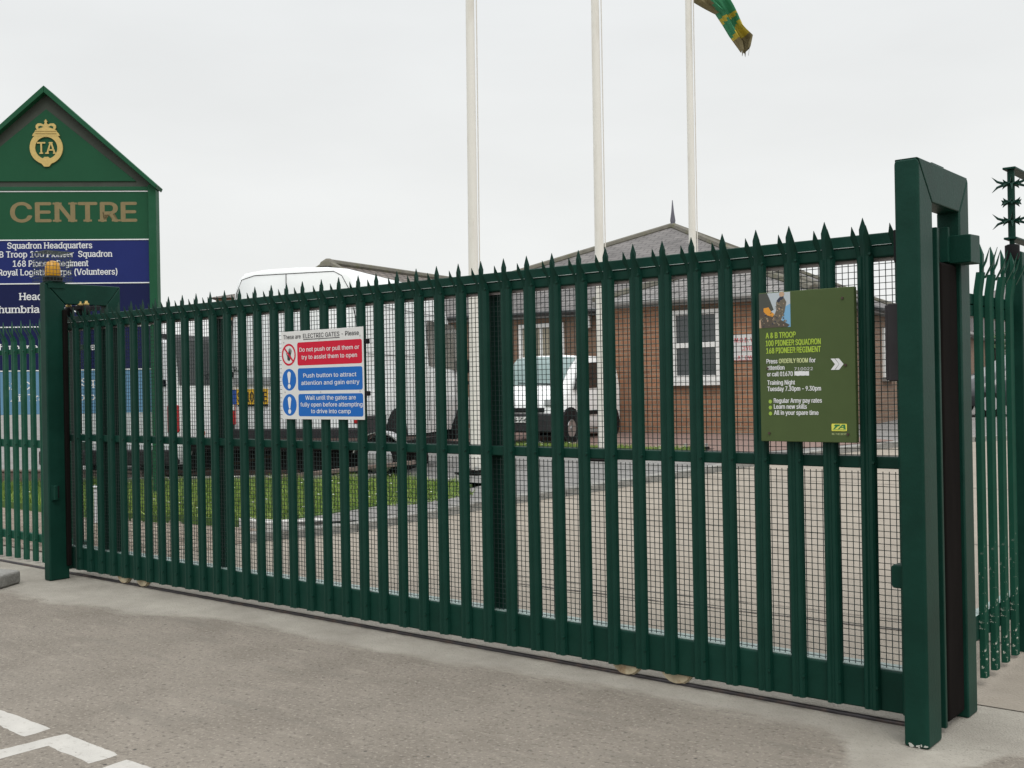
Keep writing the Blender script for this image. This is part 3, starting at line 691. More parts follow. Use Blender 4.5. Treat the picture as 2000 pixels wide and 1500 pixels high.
plate(q, [(.002,-ph*.78),(pw*.06,-ph*.76),(pw*.08,-ph),(.002,-ph)], Y2-.0006, 5)
rr = random.Random(5)
for k in range(90):
    a, b = rr.uniform(.05,.9), rr.uniform(.55,.97)
    if a > .5 and b < .75: a = rr.uniform(.55,.8)
    if k > 60: a, b = rr.uniform(.52,.82), rr.uniform(.22,.8)
    d = rr.uniform(.012,.035); plate(q, [(pw*(a+d*cos(t_)*rr.uniform(.5,1.2)), -ph*(b+d*sin(t_)*rr.uniform(.5,1.2))) for t_ in (0,1.2,2.4,3.6,4.8)], Y2-.0008-.00001*k, rr.choice([3,4,7,8,8,5]))
cm = lambda n_, c_: mat(n_, c_, .4)
q.build('printed_photo', [cm('photo_sky',(.42,.47,.50)),cm('photo_blue',(.16,.36,.55)),cm('photo_tree',(.05,.055,.045)),cm('photo_ground',(.07,.055,.04)),cm('photo_camouflage',(.12,.10,.07)),cm('photo_skin',(.45,.30,.20)),cm('photo_orange',(.62,.26,.02)),cm('photo_navy',(.02,.025,.05)),cm('photo_khaki',(.25,.21,.14))], s2, smooth=False)
T2 = []
def tl(t, u0, u1_, v, cap, m, wt=.030): T2.append((t, u0*BW, -v*BH, cap, 'L', (u1_-u0)*BW, wt, m))
tl("A & B TROOP",.074,.396,.308,.0235,1); tl("100 PIONEER SQUADRON",.074,.655,.360,.0235,1); tl("168 PIONEER REGIMENT",.078,.655,.410,.0235,1)
tl("Press",.078,.195,.477,.0185,0); tl("ORDERLY ROOM",.213,.520,.477,.0185,2); tl("for",.535,.60,.477,.0185,0)
tl("attention",.085,.27,.520,.0185,0); tl("710022",.376,.57,.528,.0125,0,.005); tl("or call 01670",.082,.358,.563,.0185,0); pass
tl("Training Night",.083,.38,.620,.0185,0); tl("Tuesday 7.30pm - 9.30pm",.083,.65,.662,.0185,0)
tl("Regular Army pay rates",.15,.657,.741,.0185,0); tl("Learn new skills",.15,.50,.781,.0185,0); tl("All in your spare time",.15,.62,.821,.0185,0)
tl("BE THE BEST",.755,.90,.950,.007,2,.004)
write('lettering', [INKW,LIME,LIME2], s2, T2, Y2-.0006)
rw = random.Random(2); a0, a1, zt_, zb_ = .376*BW, .53*BW, -.533*BH, -.563*BH
plate(MB(), [(a0+(a1-a0)*i/12, zb_+rw.uniform(-.0008,.0022)*(i%2)) for i in range(13)]+[(a1-(a1-a0)*i/12, zt_-rw.uniform(-.0006,.0022)*(i%2)) for i in range(13)], Y2-.0006).build('whited_out_number', INKW, s2, smooth=False)
for v in (.733,.773,.813): plate(MB(), ell(.11*BW,-v*BH,.0078,.0084,16), Y2-.0006).build('bullet_dot', mat('print_green_dot',(.28,.42,.05),.45), s2, smooth=False)
q = MB()
for u in (.755,.80):
    a, b, z0, z1 = u*BW, (u+.085)*BW, -.457*BH, -.53*BH; zm = (z0+z1)/2; t_ = .042*BW
    plate(q, [(a,z0),(a+t_*.92,z0),(b,zm),(b-t_,zm)], Y2-.0006); plate(q, [(b-t_,zm),(b,zm),(a+t_*.92,z1),(a,z1)], Y2-.0006)
q.build('chevrons', INKW, s2, smooth=False)
q = MB(); a0, a1, z0, z1 = .752*BW, .906*BW, -.925*BH, -.878*BH
plate(q, rrect(a0,a1,z0,z1,.004), Y2-.0004, 0); plate(q, rrect(a0+.002,a1-.002,z0+.002,z1-.002,.003), Y2-.0006, 1)
hh = z1-z0; sl = .012
plate(q, [(a0+.006+sl*.7,z1-.003),(a0+.030+sl*.7,z1-.003),(a0+.027+sl*.5,z1-.010),(a0+.021+sl*.5,z1-.010),(a0+.0125+sl*.2,z0+.008),(a0+.0045+sl*.2,z0+.008),(a0+.011+sl*.5,z1-.010),(a0+.004+sl*.5,z1-.010)], Y2-.0008, 2)
plate(q, [(a0+.026,z0+.008),(a0+.045,z1-.003),(a0+.058,z1-.003),(a0+.060,z0+.008),(a0+.051,z0+.008),(a0+.050,z0+.013),(a0+.038,z0+.013),(a0+.035,z0+.008)], Y2-.0008, 2)
plate(q, [(a0+.042,z0+.017),(a0+.049,z0+.017),(a0+.050,z0+.0225)], Y2-.001, 1)
plate(q, [(a0+.004,z0+.004),(a1-.004,z0+.004),(a1-.004,z0+.006),(a0+.004,z0+.006)], Y2-.0008, 2)
q.build('crest_logo', [mat('logo_yellow',(.75,.68,.06),.4), mat('logo_gold',(.62,.62,.10),.4), mat('logo_green',(.01,.16,.05),.4)], s2, smooth=False)
q = MB()
for u, v in ((.885,.07),(.905,.50),(.09,.51),(.095,.945),(.915,.945)): q.disc((u*BW,-.0145,-v*BH), (0,1,0), .0052, .005, 12)
q.build('fixing_bolts', mat('rusty_bolt',(.05,.025,.02),.6,.3,40), s2, ang=60)

# ---------------------------------------------------------------- totem sign (big gabled board)
TG = mat('totem_green', (.012,.078,.036), .55, .12, 3, spec=.15, dirt=(.018,.085,.045), dscale=2)
TG2 = mat('totem_panel_green', (.011,.072,.033), .55, .08, 3, spec=.15); TDK = mat('totem_recess', (.035,.045,.032), .7, .3, 4)
NAVY = mat('panel_navy', (.007,.011,.056), .5, .08, 3, spec=.15); BLUE = mat('panel_blue', (.013,.022,.122), .5, .08, 3, spec=.15); LBLUE = mat('panel_light_blue', (.11,.235,.36), .5, .06, 3, spec=.2)
TRIM = mat('white_trim', (.72,.74,.74), .4)
GOLD = mat('crest_gold', (.52,.38,.13), .4, .15, 30, metal=.3); BRONZE = mat('letter_bronze', (.19,.145,.06), .55, .12, 20)
tth = YAW+R(5.0)
tm = thing('totem_sign', 'big green gabled board with white writing on blue panels', 'sign', (-10.80,2.145,.0), tth)
HW = 1.225
q = MB()
for s_ in (-1,1): MB().box(min(s_*HW,s_*(HW-.09)),max(s_*HW,s_*(HW-.09)),-.06,.12,.05,3.82).build('post', TG, tm, bevel=.008)
MB().extY([(-HW-.01,3.80),(HW+.01,3.80),(0,4.90)], -.035, .10).build('gable', TDK, tm)
q = MB()                                                # roof edge capping
for s_ in (-1,1):
    q.extY([(s_*(HW+.012),3.765),(s_*(HW+.032),3.805),(0,4.955),(0,4.875)], -.13, .18)
q.build('roof_capping', TG, tm, bevel=.006)
MB().extY([(-HW+.22,3.86),(HW-.22,3.86),(0,4.70)], -.05, -.0355).build('gable_panel', TG2, tm, bevel=.004)
MB().box(-HW,HW,-.045,.10,3.755,3.80).build('cross_rail', TG, tm, bevel=.005)
PZ = [(3.190,3.740,TG2),(2.684,3.176,BLUE),(2.182,2.670,NAVY),(1.675,2.168,NAVY),(1.160,1.661,LBLUE)]
for z0, z1, m in PZ: MB().box(-1.132,1.132,-.03,.05,z0,z1).build('panel', m, tm, bevel=.003)
q = MB()
for z in (3.741,3.177,2.671,2.169,1.662): q.box(-1.133,1.133,-.036,.045,z,z+.012)
q.build('panel_trim', TRIM, tm)
YT = -.0315
K = 12.75/2139*.98
def px(x): return (x-92)*K
q = letters([("CENTRE", px(20), 4.951-(434-173)*K/.98, .222, 'L', (262-20)*K, .034, 0)], YT, slab=True); q.build('lettering', BRONZE, tm, smooth=False)
TL = []
def tt(t, x0, x1, yb, cap, mi=0): TL.append((t, px(x0) if x0 is not None else px(x1), 4.951-(yb-173)*K/.98, cap*K, 'L' if x0 is not None else 'R', (x1-x0)*K if x0 is not None else None, .020, mi))
tt("Squadron Headquarters",12,175,486,12); tt("A&B Troop 100 Pioneer  Squadron",-24,213,503,12); tt("168 Pioneer Regiment",22,167,521,12); tt("Royal Logistic Corps (Volunteers)",-6,223,538,12)
tt("Headquarters",34,150,586,14); tt("Northumbria",-48,70,611,14); tt("Army C",78,150,611,13)
tt("Northumbria",-46,66,685,14); tt("Cadet",134,184,685,14)
tt("42 (Ca",2,60,760,15); tt(") Sqn",136,186,755,15); tt("Air Training Corps",14,186,783,14)
write('lettering', INKW, tm, TL, YT, True)
# crest: oval strap, crown, letters
q = MB(); cz = 4.951-(291-173)*K/.98
plate(q, ell(0,cz,.125,.13), -.052, 1)
n = 40; o_ = []; i_ = []
for k in range(n):
    a = 2*pi*k/n+pi/2; o_.append((.186*cos(a), cz+.192*sin(a)-(.028 if abs(k-20) < 2 else 0))); i_.append((.125*cos(a), cz-.002+.127*sin(a)+(.022 if abs(k-20) < 2 else 0)))
q.add([(x,-.052,z) for x,z in o_]+[(x,-.052,z) for x,z in i_]+[(x,-.070,z) for x,z in o_]+[(x,-.070,z) for x,z in i_],
      [(2*n+k,2*n+(k+1)%n,3*n+(k+1)%n,3*n+k) for k in range(n)]+[(k,2*n+k,2*n+(k+1)%n,(k+1)%n)[::-1] for k in range(n)]+[(n+k,3*n+k,3*n+(k+1)%n,n+(k+1)%n) for k in range(n)], 0)
zc = cz+.135
crown = [(-.155,zc),(.155,zc),(.145,zc+.025),(.125,zc+.048),(.122,zc+.062),(.10,zc+.068),(.115,zc+.10),(.112,zc+.125),(.09,zc+.146),(.055,zc+.146),(.022,zc+.132),(.012,zc+.150),(.012,zc+.165),(.022,zc+.172),(.010,zc+.176),(.006,zc+.192),
         (-.006,zc+.192),(-.010,zc+.176),(-.022,zc+.172),(-.012,zc+.165),(-.012,zc+.150),(-.022,zc+.132),(-.055,zc+.146),(-.09,zc+.146),(-.112,zc+.125),(-.115,zc+.10),(-.10,zc+.068),(-.122,zc+.062),(-.125,zc+.048),(-.145,zc+.025)]
q.extY(crown, -.072, -.052, 0)
for s_ in (-1,1): plate(q, [(s_*.082,zc+.085),(s_*.085,zc+.108),(s_*.06,zc+.120),(s_*.025,zc+.105)], -.0727, 1)
for zz in (zc+.028, zc+.055): q.box(-.118,.118,-.079,-.072,zz,zz+.012,0)
q.build('crest', [GOLD, TG2], tm, smooth=False)
q = letters([("TA", -.102, cz-.070, .135, 'L', .205, .012, 0)], -.066, slab=True); q.build('crest_letters', GOLD, tm, smooth=False)

# ---------------------------------------------------------------- vehicles
def section(wd, y, zb, zt, H):
    ref = [(.55,.0),(.93,.0),(.985,.10),(1.0,.28),(1.0,.42),(.985,.56),(.955,.72),(.905,.875),(.85,.945),(.74,.985),(.45,1.0),(.0,1.005)]
    r_ = [(x*wd/2, y, zb+(zt-zb)*z) for x, z in ref]
    return r_+[(-x, yy, z) for x, yy, z in r_[-2::-1]]
def wheel(par, x, y, z, r, wd=.2, name='wheel'):
    s_ = 1 if x > 0 else -1
    q = MB(); q.tube([(x-wd/2,y,z),(x-wd*.38,y,z),(x+wd*.38,y,z),(x+wd/2,y,z)], [r*.93,r,r,r*.93], 28); wh = q.build(name, TYRE, par, ang=50)
    q = MB(); q.tube([(x+s_*wd*.40,y,z),(x+s_*(wd/2+.004),y,z)], [r*.66,r*.62], 24)
    q.disc((x+s_*(wd/2+.008),y,z),(1,0,0), r*.2, .02, 12); q.build('rim', ALLOY, wh, ang=40)
    return wh
# --- high-roof panel van, seen from behind
v1 = thing('panel_van', 'white high roof panel van seen from behind past the warning sign', 'van', (-10.573,5.563,ter(5.56)), R(24.8))
H1, VW = 2.84, 2.05
secs = [section(VW*.965,.0,.42,H1-.06,H1), section(VW*.99,.03,.40,H1-.01,H1), section(VW,.12,.40,H1,H1), section(VW,2.6,.40,H1,H1), section(VW,3.6,.40,H1-.02,H1), section(VW,3.95,.40,H1-.10,H1),
        section(VW*.995,4.25,.40,2.35,H1), section(VW*.985,4.6,.40,1.85,H1), section(VW*.97,4.95,.40,1.38,H1), section(VW*.95,5.3,.42,1.12,H1), section(VW*.88,5.47,.45,.85,H1)]
MB().loft(secs).build('body', WHITE, v1, ang=50)
def bxv(name, m, x0,x1,y0,y1,z0,z1, par, bevel=.004): return MB().box(x0,x1,y0,y1,z0,z1).build(name, m, par, bevel=bevel)
SEAM = mat('door_seam', (.05,.05,.05), .7)
q = MB(); q.tube([(-.12,-.003,.62),(-.12,-.008,2.3),(-.115,-.002,2.76)], .006, 6)
pts = [(-.96,-.002,.6),(-.985,-.004,1.4),(-.955,-.004,2.1),(-.88,-.002,2.52),(-.80,.002,2.70),(-.6,.0,2.755),(.6,.0,2.765),(.72,.002,2.70),(.82,.0,2.52),(.92,-.004,2.1),(.965,-.004,1.4),(.95,-.002,.6)]
q.tube(pts, .006, 6)
for yy, z0, z1 in ((1.35,.6,2.2),(2.75,.6,2.2),(4.2,.6,1.5)):
    q.tube([(VW/2*.998,yy,z0),(VW/2*1.001,yy,1.2),(VW/2*.985,yy,1.75),(VW/2*.945,yy,z1)], .006, 6)
q.tube([(VW/2*.948,.15,2.32),(VW/2*.948,3.9,2.32)], .005, 6)
q.tube([(VW/2*1.0,.15,1.62),(VW/2*1.0,2.7,1.62)], .004, 6)
q.build('door_seams', SEAM, v1, ang=60)
bxv('rear_bumper', GREYP, -VW*.475, VW*.475, -.09, .14, .38, .60, v1, .03)
q = MB(); q.box(VW/2-.05, VW/2+.012, -.02, .80, .50, .76); q.build('side_bumper', GREYP, v1, bevel=.02)
for s_ in (-1,1):
    lo = MB().box(*sorted((s_*(.86 if s_ > 0 else .93), s_*(.968 if s_ > 0 else .99))), -.012, .05, .66, 1.12).build('tail_lamp', RED, v1, bevel=.012)
    MB().box(*sorted((s_*(.865 if s_ > 0 else .935), s_*(.963 if s_ > 0 else .985))), -.016, -.011, .86, .98).build('lamp_lens', PLATEW, lo, bevel=.002)
    q = MB()
    for z in (1.37,2.10): q.box(*sorted((s_*.955, s_*1.045)), -.035, .02, z-.04, z+.04)
    q.build('hinge', BLACK, v1, bevel=.012)
pl = MB().box(-.985,-.42,-.020,-.006,.945,1.160).build('number_plate', PLATEY, v1, bevel=.003)
q = MB().box(-.984,-.90,-.0215,-.0205,.947,1.158); q.build('plate_band', EUBLUE, pl)
write('plate_letters', INKB, pl, [("SN10", -.885, .985, .135, 'L', .245, .02, 0),("KE", -.565, .985, .135, 'L', .13, .02, 0)], -.0225)
q = MB(); q.box(-.88,-.42,-.03,0,.915,.944); q.box(-.93,-.38,-.035,-.004,1.22,1.32,1); q.build('plate_handle', [BLACK, mat('handle_trim',(.30,.31,.31),.5)], v1, bevel=.008)
letters([("TRANSIT", -1.0, 1.405, .072, 'L', .40, .012, 0)], -.014).build('badge', mat('badge_grey',(.05,.05,.05),.5), v1, smooth=False)
bxv('high_brake_lamp', mat('brake_lamp',(.16,.03,.025),.25), -.47,-.27,-.030,.01,2.33,2.385, v1, .008)
q = MB()
def side(pts, x, m, mb):                                 # side glass patch on the right flank
    n = len(pts); mb.add([(x+.006-.06*max(0,(z-1.45))*.55, y, z) for y, z in pts], [tuple(range(n))], m)
q = MB(); side([(2.75,1.48),(5.05,1.40),(4.86,1.62),(4.42,2.06),(4.18,2.20),(2.75,2.22)], VW/2, 0, q); q.build('side_window', mat('cab_glass', (.15,.145,.13), .08, .5, 2.5, spec=.6), v1, smooth=False)
q = MB(); q.box(VW/2-.01,VW/2+.012,4.80,4.95,1.17,1.235); q.build('door_handle', BLACK, v1, bevel=.006)
q = MB(); q.box(VW/2+.02,VW/2+.20,4.72,4.82,1.38,1.62); q.build('wing_mirror', BLACK, v1, bevel=.03)
for y in (1.25,4.45):
    wheel(v1, VW/2-.13, y, .345, .345, .22); wheel(v1, -(VW/2-.13), y, .345, .345, .22)
    q = MB(); q.disc((VW/2-.10,y,.42),(1,0,0),.42 if y < 2 else .35,.215,28); q.build('wheel_arch', BLACK, v1, ang=40)
bxv('underbody', BLACK, -.85,.85,.2,5.2,.25,.41, v1, .02)

# --- minibus behind the totem
v0 = thing('minibus', 'white minibus with dark windows parked behind the big board', 'minibus', (-11.831,2.996+.45,ter(3.4)), R(24.8))
W0, H0 = 2.1, 1.98
def sec0(wd, y, zb, zt):
    ref = [(.55,0),(.92,0),(.985,.08),(1,.3),(1,.62),(.975,.70),(.93,.90),(.88,.965),(.7,.995),(.3,1.0),(0,1.0)]
    r_ = [(x*wd/2,y,zb+(zt-zb)*z) for x, z in ref]; return r_+[(-x,yy,z) for x,yy,z in r_[-2::-1]]
MB().loft([sec0(W0*.96,0,.33,H0-.06),sec0(W0,.06,.30,H0),sec0(W0,3.2,.30,H0),sec0(W0,3.6,.30,H0-.08),sec0(W0*.98,4.1,.30,1.45),sec0(W0*.95,4.6,.32,1.1),sec0(W0*.85,4.9,.38,.8)]).build('body', WHITE, v0, ang=50)
q = MB()
for pts in ([(.03,1.33),(1.68,1.32),(1.68,1.93),(.05,1.93)],[(1.70,1.32),(2.7,1.32),(2.7,1.92),(1.70,1.93)],[(2.78,1.32),(3.95,1.32),(3.75,1.6),(3.5,1.86),(2.78,1.89)]):
    q.add([(W0/2*(1.006-.075*max(0,(z-1.3)/.6)), y, z) for y, z in pts], [(0,1,2,3) if len(pts) == 4 else (0,1,2,3,4)])
q.add([(-.88,-.006,1.32),(.88,-.006,1.32),(.82,.03,1.86),(-.82,.03,1.86)], [(0,1,2,3)])
q.build('windows', DGLASS, v0, smooth=False)
q = MB(); q.loft([[(x*.90,y,z) for x,y,z in ((-W0/2*.95,yy,H0-.05),(W0/2*.95,yy,H0-.05),(W0/2*.9,yy,H0+.03),(0,yy,H0+.05),(-W0/2*.9,yy,H0+.03))] for yy in (.05,3.4)]); q.build('roof_skin', mat('dark_roof',(.05,.05,.052),.6,.2,3), v0, bevel=.01)
for s_ in (-1,1):
    MB().box(*sorted((s_*.88,s_*1.035)),-.014,.10,.72,1.08).build('tail_lamp', RED, v0, bevel=.02)
    for y in (1.35,3.95): wheel(v0, s_*(W0/2-.12), y, .32, .32, .2)
for y in (1.35,3.95):
    q = MB(); q.disc((W0/2-.095,y,.36),(1,0,0),.42,.21,28); q.build('wheel_arch', BLACK, v0, ang=40)
pl = MB().box(-.83,-.52,-.022,-.006,.94,1.06).build('number_plate', PLATEY, v0, bevel=.003)
letters([("R", -.70, .965, .07, 'L', None, .015, 0)], -.0235).build('plate_letters', INKB, pl, smooth=False)
bxv('rear_bumper', GREYP, -1.0,1.0,-.10,.10,.30,.50, v0, .03)
bxv('side_reflector', mat('orange_lens',(.6,.12,.02),.3), W0/2-.004,W0/2+.008,.55,.63,.66,.71, v0, .002)
bxv('door_handle', BLACK, -.12,.06,-.03,.01,1.02,1.09, v0, .008)

# --- small van facing the camera
v2 = thing('delivery_van', 'small white van facing the gate in front of the brick building', 'van', (-9.52,9.82,ter(9.8)+.07), R(39.2+150))
W2, H2, L2 = 1.36, 1.40, 2.15
def sec2(wd, y, zb, zt):
    ref = [(.55,0),(.9,0),(.985,.1),(1,.3),(.995,.5),(.95,.72),(.88,.92),(.78,.985),(.4,1),(0,1)]
    r_ = [(x*wd/2,y,zb+(zt-zb)*z) for x, z in ref]; return r_+[(-x,yy,z) for x,yy,z in r_[-2::-1]]
# local +y is the nose
MB().loft([sec2(W2,-1.55,.2,H2-.04),sec2(W2,-1.5,.2,H2),sec2(W2,-.30,.2,H2),sec2(W2,-.18,.2,H2-.03),sec2(W2*.99,.12,.2,1.16),sec2(W2*.98,.34,.2,.90),sec2(W2*.96,.60,.2,.74),sec2(W2*.86,.68,.22,.55)]).build('body', WHITE, v2, ang=42)
q = MB(); fr_ = (-.80,-.4,0,.4,.80); gz = (.981,1.0,1.0,1.0,.981)
rows_ = [(-.165,H2-.035,1.0),(-.02,1.272,1.0),(.12,1.16,.99),(.33,.912,.98)]
q.add([(f_*W2*w_/2, y+.010, .2+(zt-.2)*g+.012) for y, zt, w_ in rows_ for f_, g in zip(fr_, gz)], [(r*5+c_, r*5+c_+1, r*5+c_+6, r*5+c_+5) for r in range(3) for c_ in range(4)])
q.build('windscreen', SCREEN, v2, smooth=False)
for s_ in (-1,1):
    q = MB(); q.add([(s_*x,y,z) for x,y,z in ((W2/2*1.004,-.75,.86),(W2/2*1.0,.22,.84),(W2/2*.955,-.02,1.12),(W2/2*.935,-.20,1.26),(W2/2*.93,-.75,1.28))], [(0,1,2,3,4)]); q.build('side_window', DGLASS, v2, smooth=False)
    q = MB(); q.box(*sorted((s_*.40,s_*.635)),.625,.700,.585,.695); q.build('headlamp', mat('headlamp',(.5,.52,.52),.12,metal=.5), v2, bevel=.02)
    q = MB(); q.box(*sorted((s_*.70,s_*.85)),.05,.14,.85,1.02); q.build('wing_mirror', WHITE, v2, bevel=.02)
    for y in (.32,-1.2):
        wheel(v2, s_*(W2/2-.07), y, .225, .225, .16); q = MB(); q.disc((s_*(W2/2-.062),y,.26),(1,0,0),.30,.14,24); q.build('wheel_arch', BLACK, v2, ang=40)
    bxv('side_strip', BLACK, *sorted((s_*(W2/2-.01),s_*(W2/2+.012))), -.85,-.05,.42,.49, v2, .004)
bxv('front_bumper', GREYP, -.62,.62,.52,.735,.17,.47, v2, .04)
bxv('grille', BLACK, -.40,.40,.62,.712,.49,.56, v2, .01)
pl = bxv('number_plate', PLATEW, -.20,.20,.735,.745,.33,.42, v2, .002)
q = letters([("S76", -.14, .345, .062, 'L', .28, .02, 0)], -.0465); q.v = [(-x, .7465, z) for x, y, z in q.v]; q.f = [f[::-1] for f in q.f]; q.build('plate_letters', INKB, pl, smooth=False)
q = MB(); q.tube([(-.5,.345,.925),(-.1,.37,.94),(.25,.35,.955)], .008, 5); q.build('wiper', BLACK, v2)

# --- low flat trailer in front of the vans
tl_ = thing('trailer', 'low dark flatbed trailer lying behind the grass bed', 'trailer', (-8.15,5.0,ter(4.9)), R(24.5))
DK = mat('trailer_black', (.011,.010,.0095), .8, .4, 6, spec=.1); BRN = mat('trailer_rust', (.05,.034,.028), .9, .4, 8, spec=.1)
q = MB(); q.box(-3.9,.12,.25,.32,.40,.52); q.box(-3.9,.12,1.75,1.82,.40,.52); q.box(-3.9,-3.83,.32,1.75,.40,.52); q.box(.05,.12,.32,1.75,.40,.52)
for x in (-3.0,-2.1,-1.2,-.4): q.box(x,x+.08,.32,1.75,.40,.47)
q.build('chassis', DK, tl_, bevel=.008)
q = MB()
for i in range(11): q.box(-3.82,.04,.33+i*.13,.33+i*.13+.118,.475,.50)
q.build('deck', BRN, tl_, bevel=.004)
for x in (-.15,):
    q = MB(); q.tube([(x,.02,.30),(x,.06,.30),(x,.20,.30),(x,.24,.30)],[.27,.29,.29,.27],26); wq = q.build('wheel', TYRE, tl_, ang=50)
    q = MB(); q.tube([(x,.012,.30),(x,.03,.30)],[.16,.19],20); q.build('rim', ALLOY, wq, ang=50)
    q = MB(); a_ = [(x+.33*cos(R(t)),.30+.33*sin(R(t))) for t in range(15,166,15)]; b_ = [(x+.345*cos(R(t)),.30+.345*sin(R(t))) for t in range(165,14,-15)]
    q.extY(a_+b_, -.02, .245); q.build('mudguard', ALLOY if x > -.5 else DK, tl_)
q = MB(); q.tube([(.1,.5,.42),(1.3,1.0,.36),(1.75,1.03,.34)], .045, 8); q.tube([(.1,1.6,.42),(1.3,1.06,.36)], .045, 8); q.build('drawbar', DK, tl_, ang=50)
q = MB(); q.box(-3.7,-1.3,.10,.20,.10,.16); q.add([(-2.9,.05,.10),(-1.6,.05,.33),(-1.6,.0,.36),(-2.9,.0,.13)], [(0,1,2,3)]); q.build('loading_ramp', BRN, tl_)
q = MB(); q.box(-3.75,-.1,.45,1.7,.02,.39); q.build('underbed_shade', DK, tl_, bevel=.02)  # black block standing in for the shadow beneath the bed
# old planks lying against the trailer
q = MB(); q.box(-1.2,1.2,-.08,.08,-.02,.03)
o = q.build('plank', TIMBER, loc=(-8.95,4.62,.36), rot=R(20), bevel=.006); o.rotation_euler = (0,R(-6),R(24)); tag(o, 'weathered brown plank leaning on the edge of the trailer', 'plank')
# low sleeper wall behind the left fence
q = MB(); q.box(-1.7,1.7,-.09,.09,0,.20); q.box(-1.7,1.7,-.10,.08,.204,.235)
tag(q.build('sleeper_wall', TIMBER, loc=(-12.9,3.0,ter(3)+.02), rot=R(24), bevel=.01), 'low brown sleeper wall edging the grass behind the left fence', 'wall')
# pale cabinet by the left post
q = MB(); q.box(-.12,.12,-.10,.10,0,.36); q.box(-.13,.13,-.11,.11,.364,.384)
tag(q.build('marker_post', mat('pale_box',(.66,.67,.68),.5,.05,6), loc=(-8.95,1.75,ter(1.75)), rot=R(15), bevel=.012), 'short pale box post standing in the grass behind the gate', 'post')

# ---------------------------------------------------------------- flagpoles and flag
POLE = mat('pole_white', (.70,.68,.62), .38, .05, 3, dirt=(.6,.57,.5), dscale=5, stretch=(1,1,.3)); ROPE = mat('halyard', (.62,.60,.55), .8)
def pole(x, y, r0, r1, lean, label, hgt=8.6, plate_=True):
    z = ter(y)+.065
    p = thing('flagpole', label, 'flagpole', (x,y,z), 0, 'white flagpoles behind the gate')
    q = MB(); q.tube([(lean[0]*t*hgt, lean[1]*t*hgt, t*hgt) for t in (0,.25,.5,.75,1)], [r0+(r1-r0)*t for t in (0,.25,.5,.75,1)], 20); q.build('pole', POLE, p, ang=60)
    q = MB(); q.box(-.19,.19,-.19,.19,0,.02); q.box(-.14,.14,-.14,.14,.022,.05); q.build('base_plate', DK, p, bevel=.006)
    q = MB()
    for a in (-1,1):
        for b in (-1,1): q.disc((a*.105,b*.105,.07),(0,0,1),.022,.05,8)
    q.build('anchor_bolts', mat('galvanised',(.6,.6,.58),.4,metal=.6), p)
    d = rgt*1.0
    q = MB(); q.tube([(d.x*(r0+.012)+lean[0]*t*hgt, d.y*(r0+.012)+lean[1]*t*hgt, 1.2+t*(hgt-1.3)) for t in (0,.3,.6,1)], .0045, 5); q.tube([(d.x*(r0+.018)+lean[0]*t*hgt, d.y*(r0+.018)+lean[1]*t*hgt, 1.2+t*(hgt-1.3)) for t in (0,.5,1)], .0045, 5); q.build('halyard', ROPE, p)
    return p
pole(-7.436,5.756,.067,.045,(.004,.003),'white flagpole nearest the van, leftmost of the three')
pole(-6.789,7.556,.066,.046,(.0005,.0005),'white flagpole in the middle of the row of three')
pole(-6.25,9.05,.055,.042,(.001,.001),'white flagpole flying the green flag, rightmost of the three')
# flag hanging in folds: rows run from the hoist to the fly end
def flagmesh():
    D0 = 15.2; K2 = D0/2139
    def at(xp, yp, off):                                 # position beside the pole, in metres right of / above a fixed world point
        b = Vector((-6.153,9.09,6.696)); return b+rgt*((xp-1358)*K2)+Vector((0,0,1))*(-(yp)*K2)+Vector((-sin(YAW),cos(YAW),0))*off
    # left edge / right edge of the hanging cloth (metres written as photo offsets from the halyard point)
    left = [(1343,-190),(1345,-150),(1348,-100),(1352,-50),(1358,0),(1379,13),(1399,25),(1412,48),(1424,72),(1436,92),(1444,106)]
    right = [(1346,-330),(1372,-250),(1392,-180),(1408,-100),(1421,0),(1430,18),(1438,36),(1446,54),(1455,64),(1467,75),(1460,103)]
    NU, NV = 40, 14; v = []; f = []; mi = []
    def lp(t, arr):
        s = t*(len(arr)-1); i = min(int(s), len(arr)-2); a, b = arr[i], arr[i+1]; return a[0]+(b[0]-a[0])*(s-i), a[1]+(b[1]-a[1])*(s-i)
    for i in range(NU+1):
        t = i/NU; a = lp(t, left); b = lp(t, right)
        for j in range(NV+1):
            s = j/NV; off = .10*sin(s*9.4+t*3)*(.4+.6*t)+.05*sin(s*21+t*5)
            jag = (5*sin(j*2.3)+4*sin(j*5.1)) if i == NU else 0
            v.append(at(a[0]+(b[0]-a[0])*s, a[1]+(b[1]-a[1])*s+jag, off))
    for i in range(NU):
        for j in range(NV):
            f.append((i*(NV+1)+j, i*(NV+1)+j+1, (i+1)*(NV+1)+j+1, (i+1)*(NV+1)+j))
            t, s = i/NU, j/NV
            if t > .84: m = 2
            elif s < .42-(t-.35)*1.2 and t < .58: m = 2
            elif abs(t-.60+.12*(s-.5)) < .018: m = 1
            elif t > .70+.20*(.6-s) or s > .93: m = 1
            else: m = 0
            mi.append(m)
    mb = MB(); mb.v = [tuple(p) for p in v]; mb.f = f; mb.m = mi; return mb
fl = flagmesh().build('flag', [mat('flag_green',(.03,.20,.09),.8,.15,8), mat('flag_gold',(.42,.33,.03),.8,.15,8), mat('flag_khaki',(.17,.14,.065),.8,.2,8)], ang=180)
sm = fl.modifiers.new('thickness','SOLIDIFY'); sm.thickness = .004
tag(fl, 'limp green and gold flag with a frayed end hanging from the flagpole', 'flag')

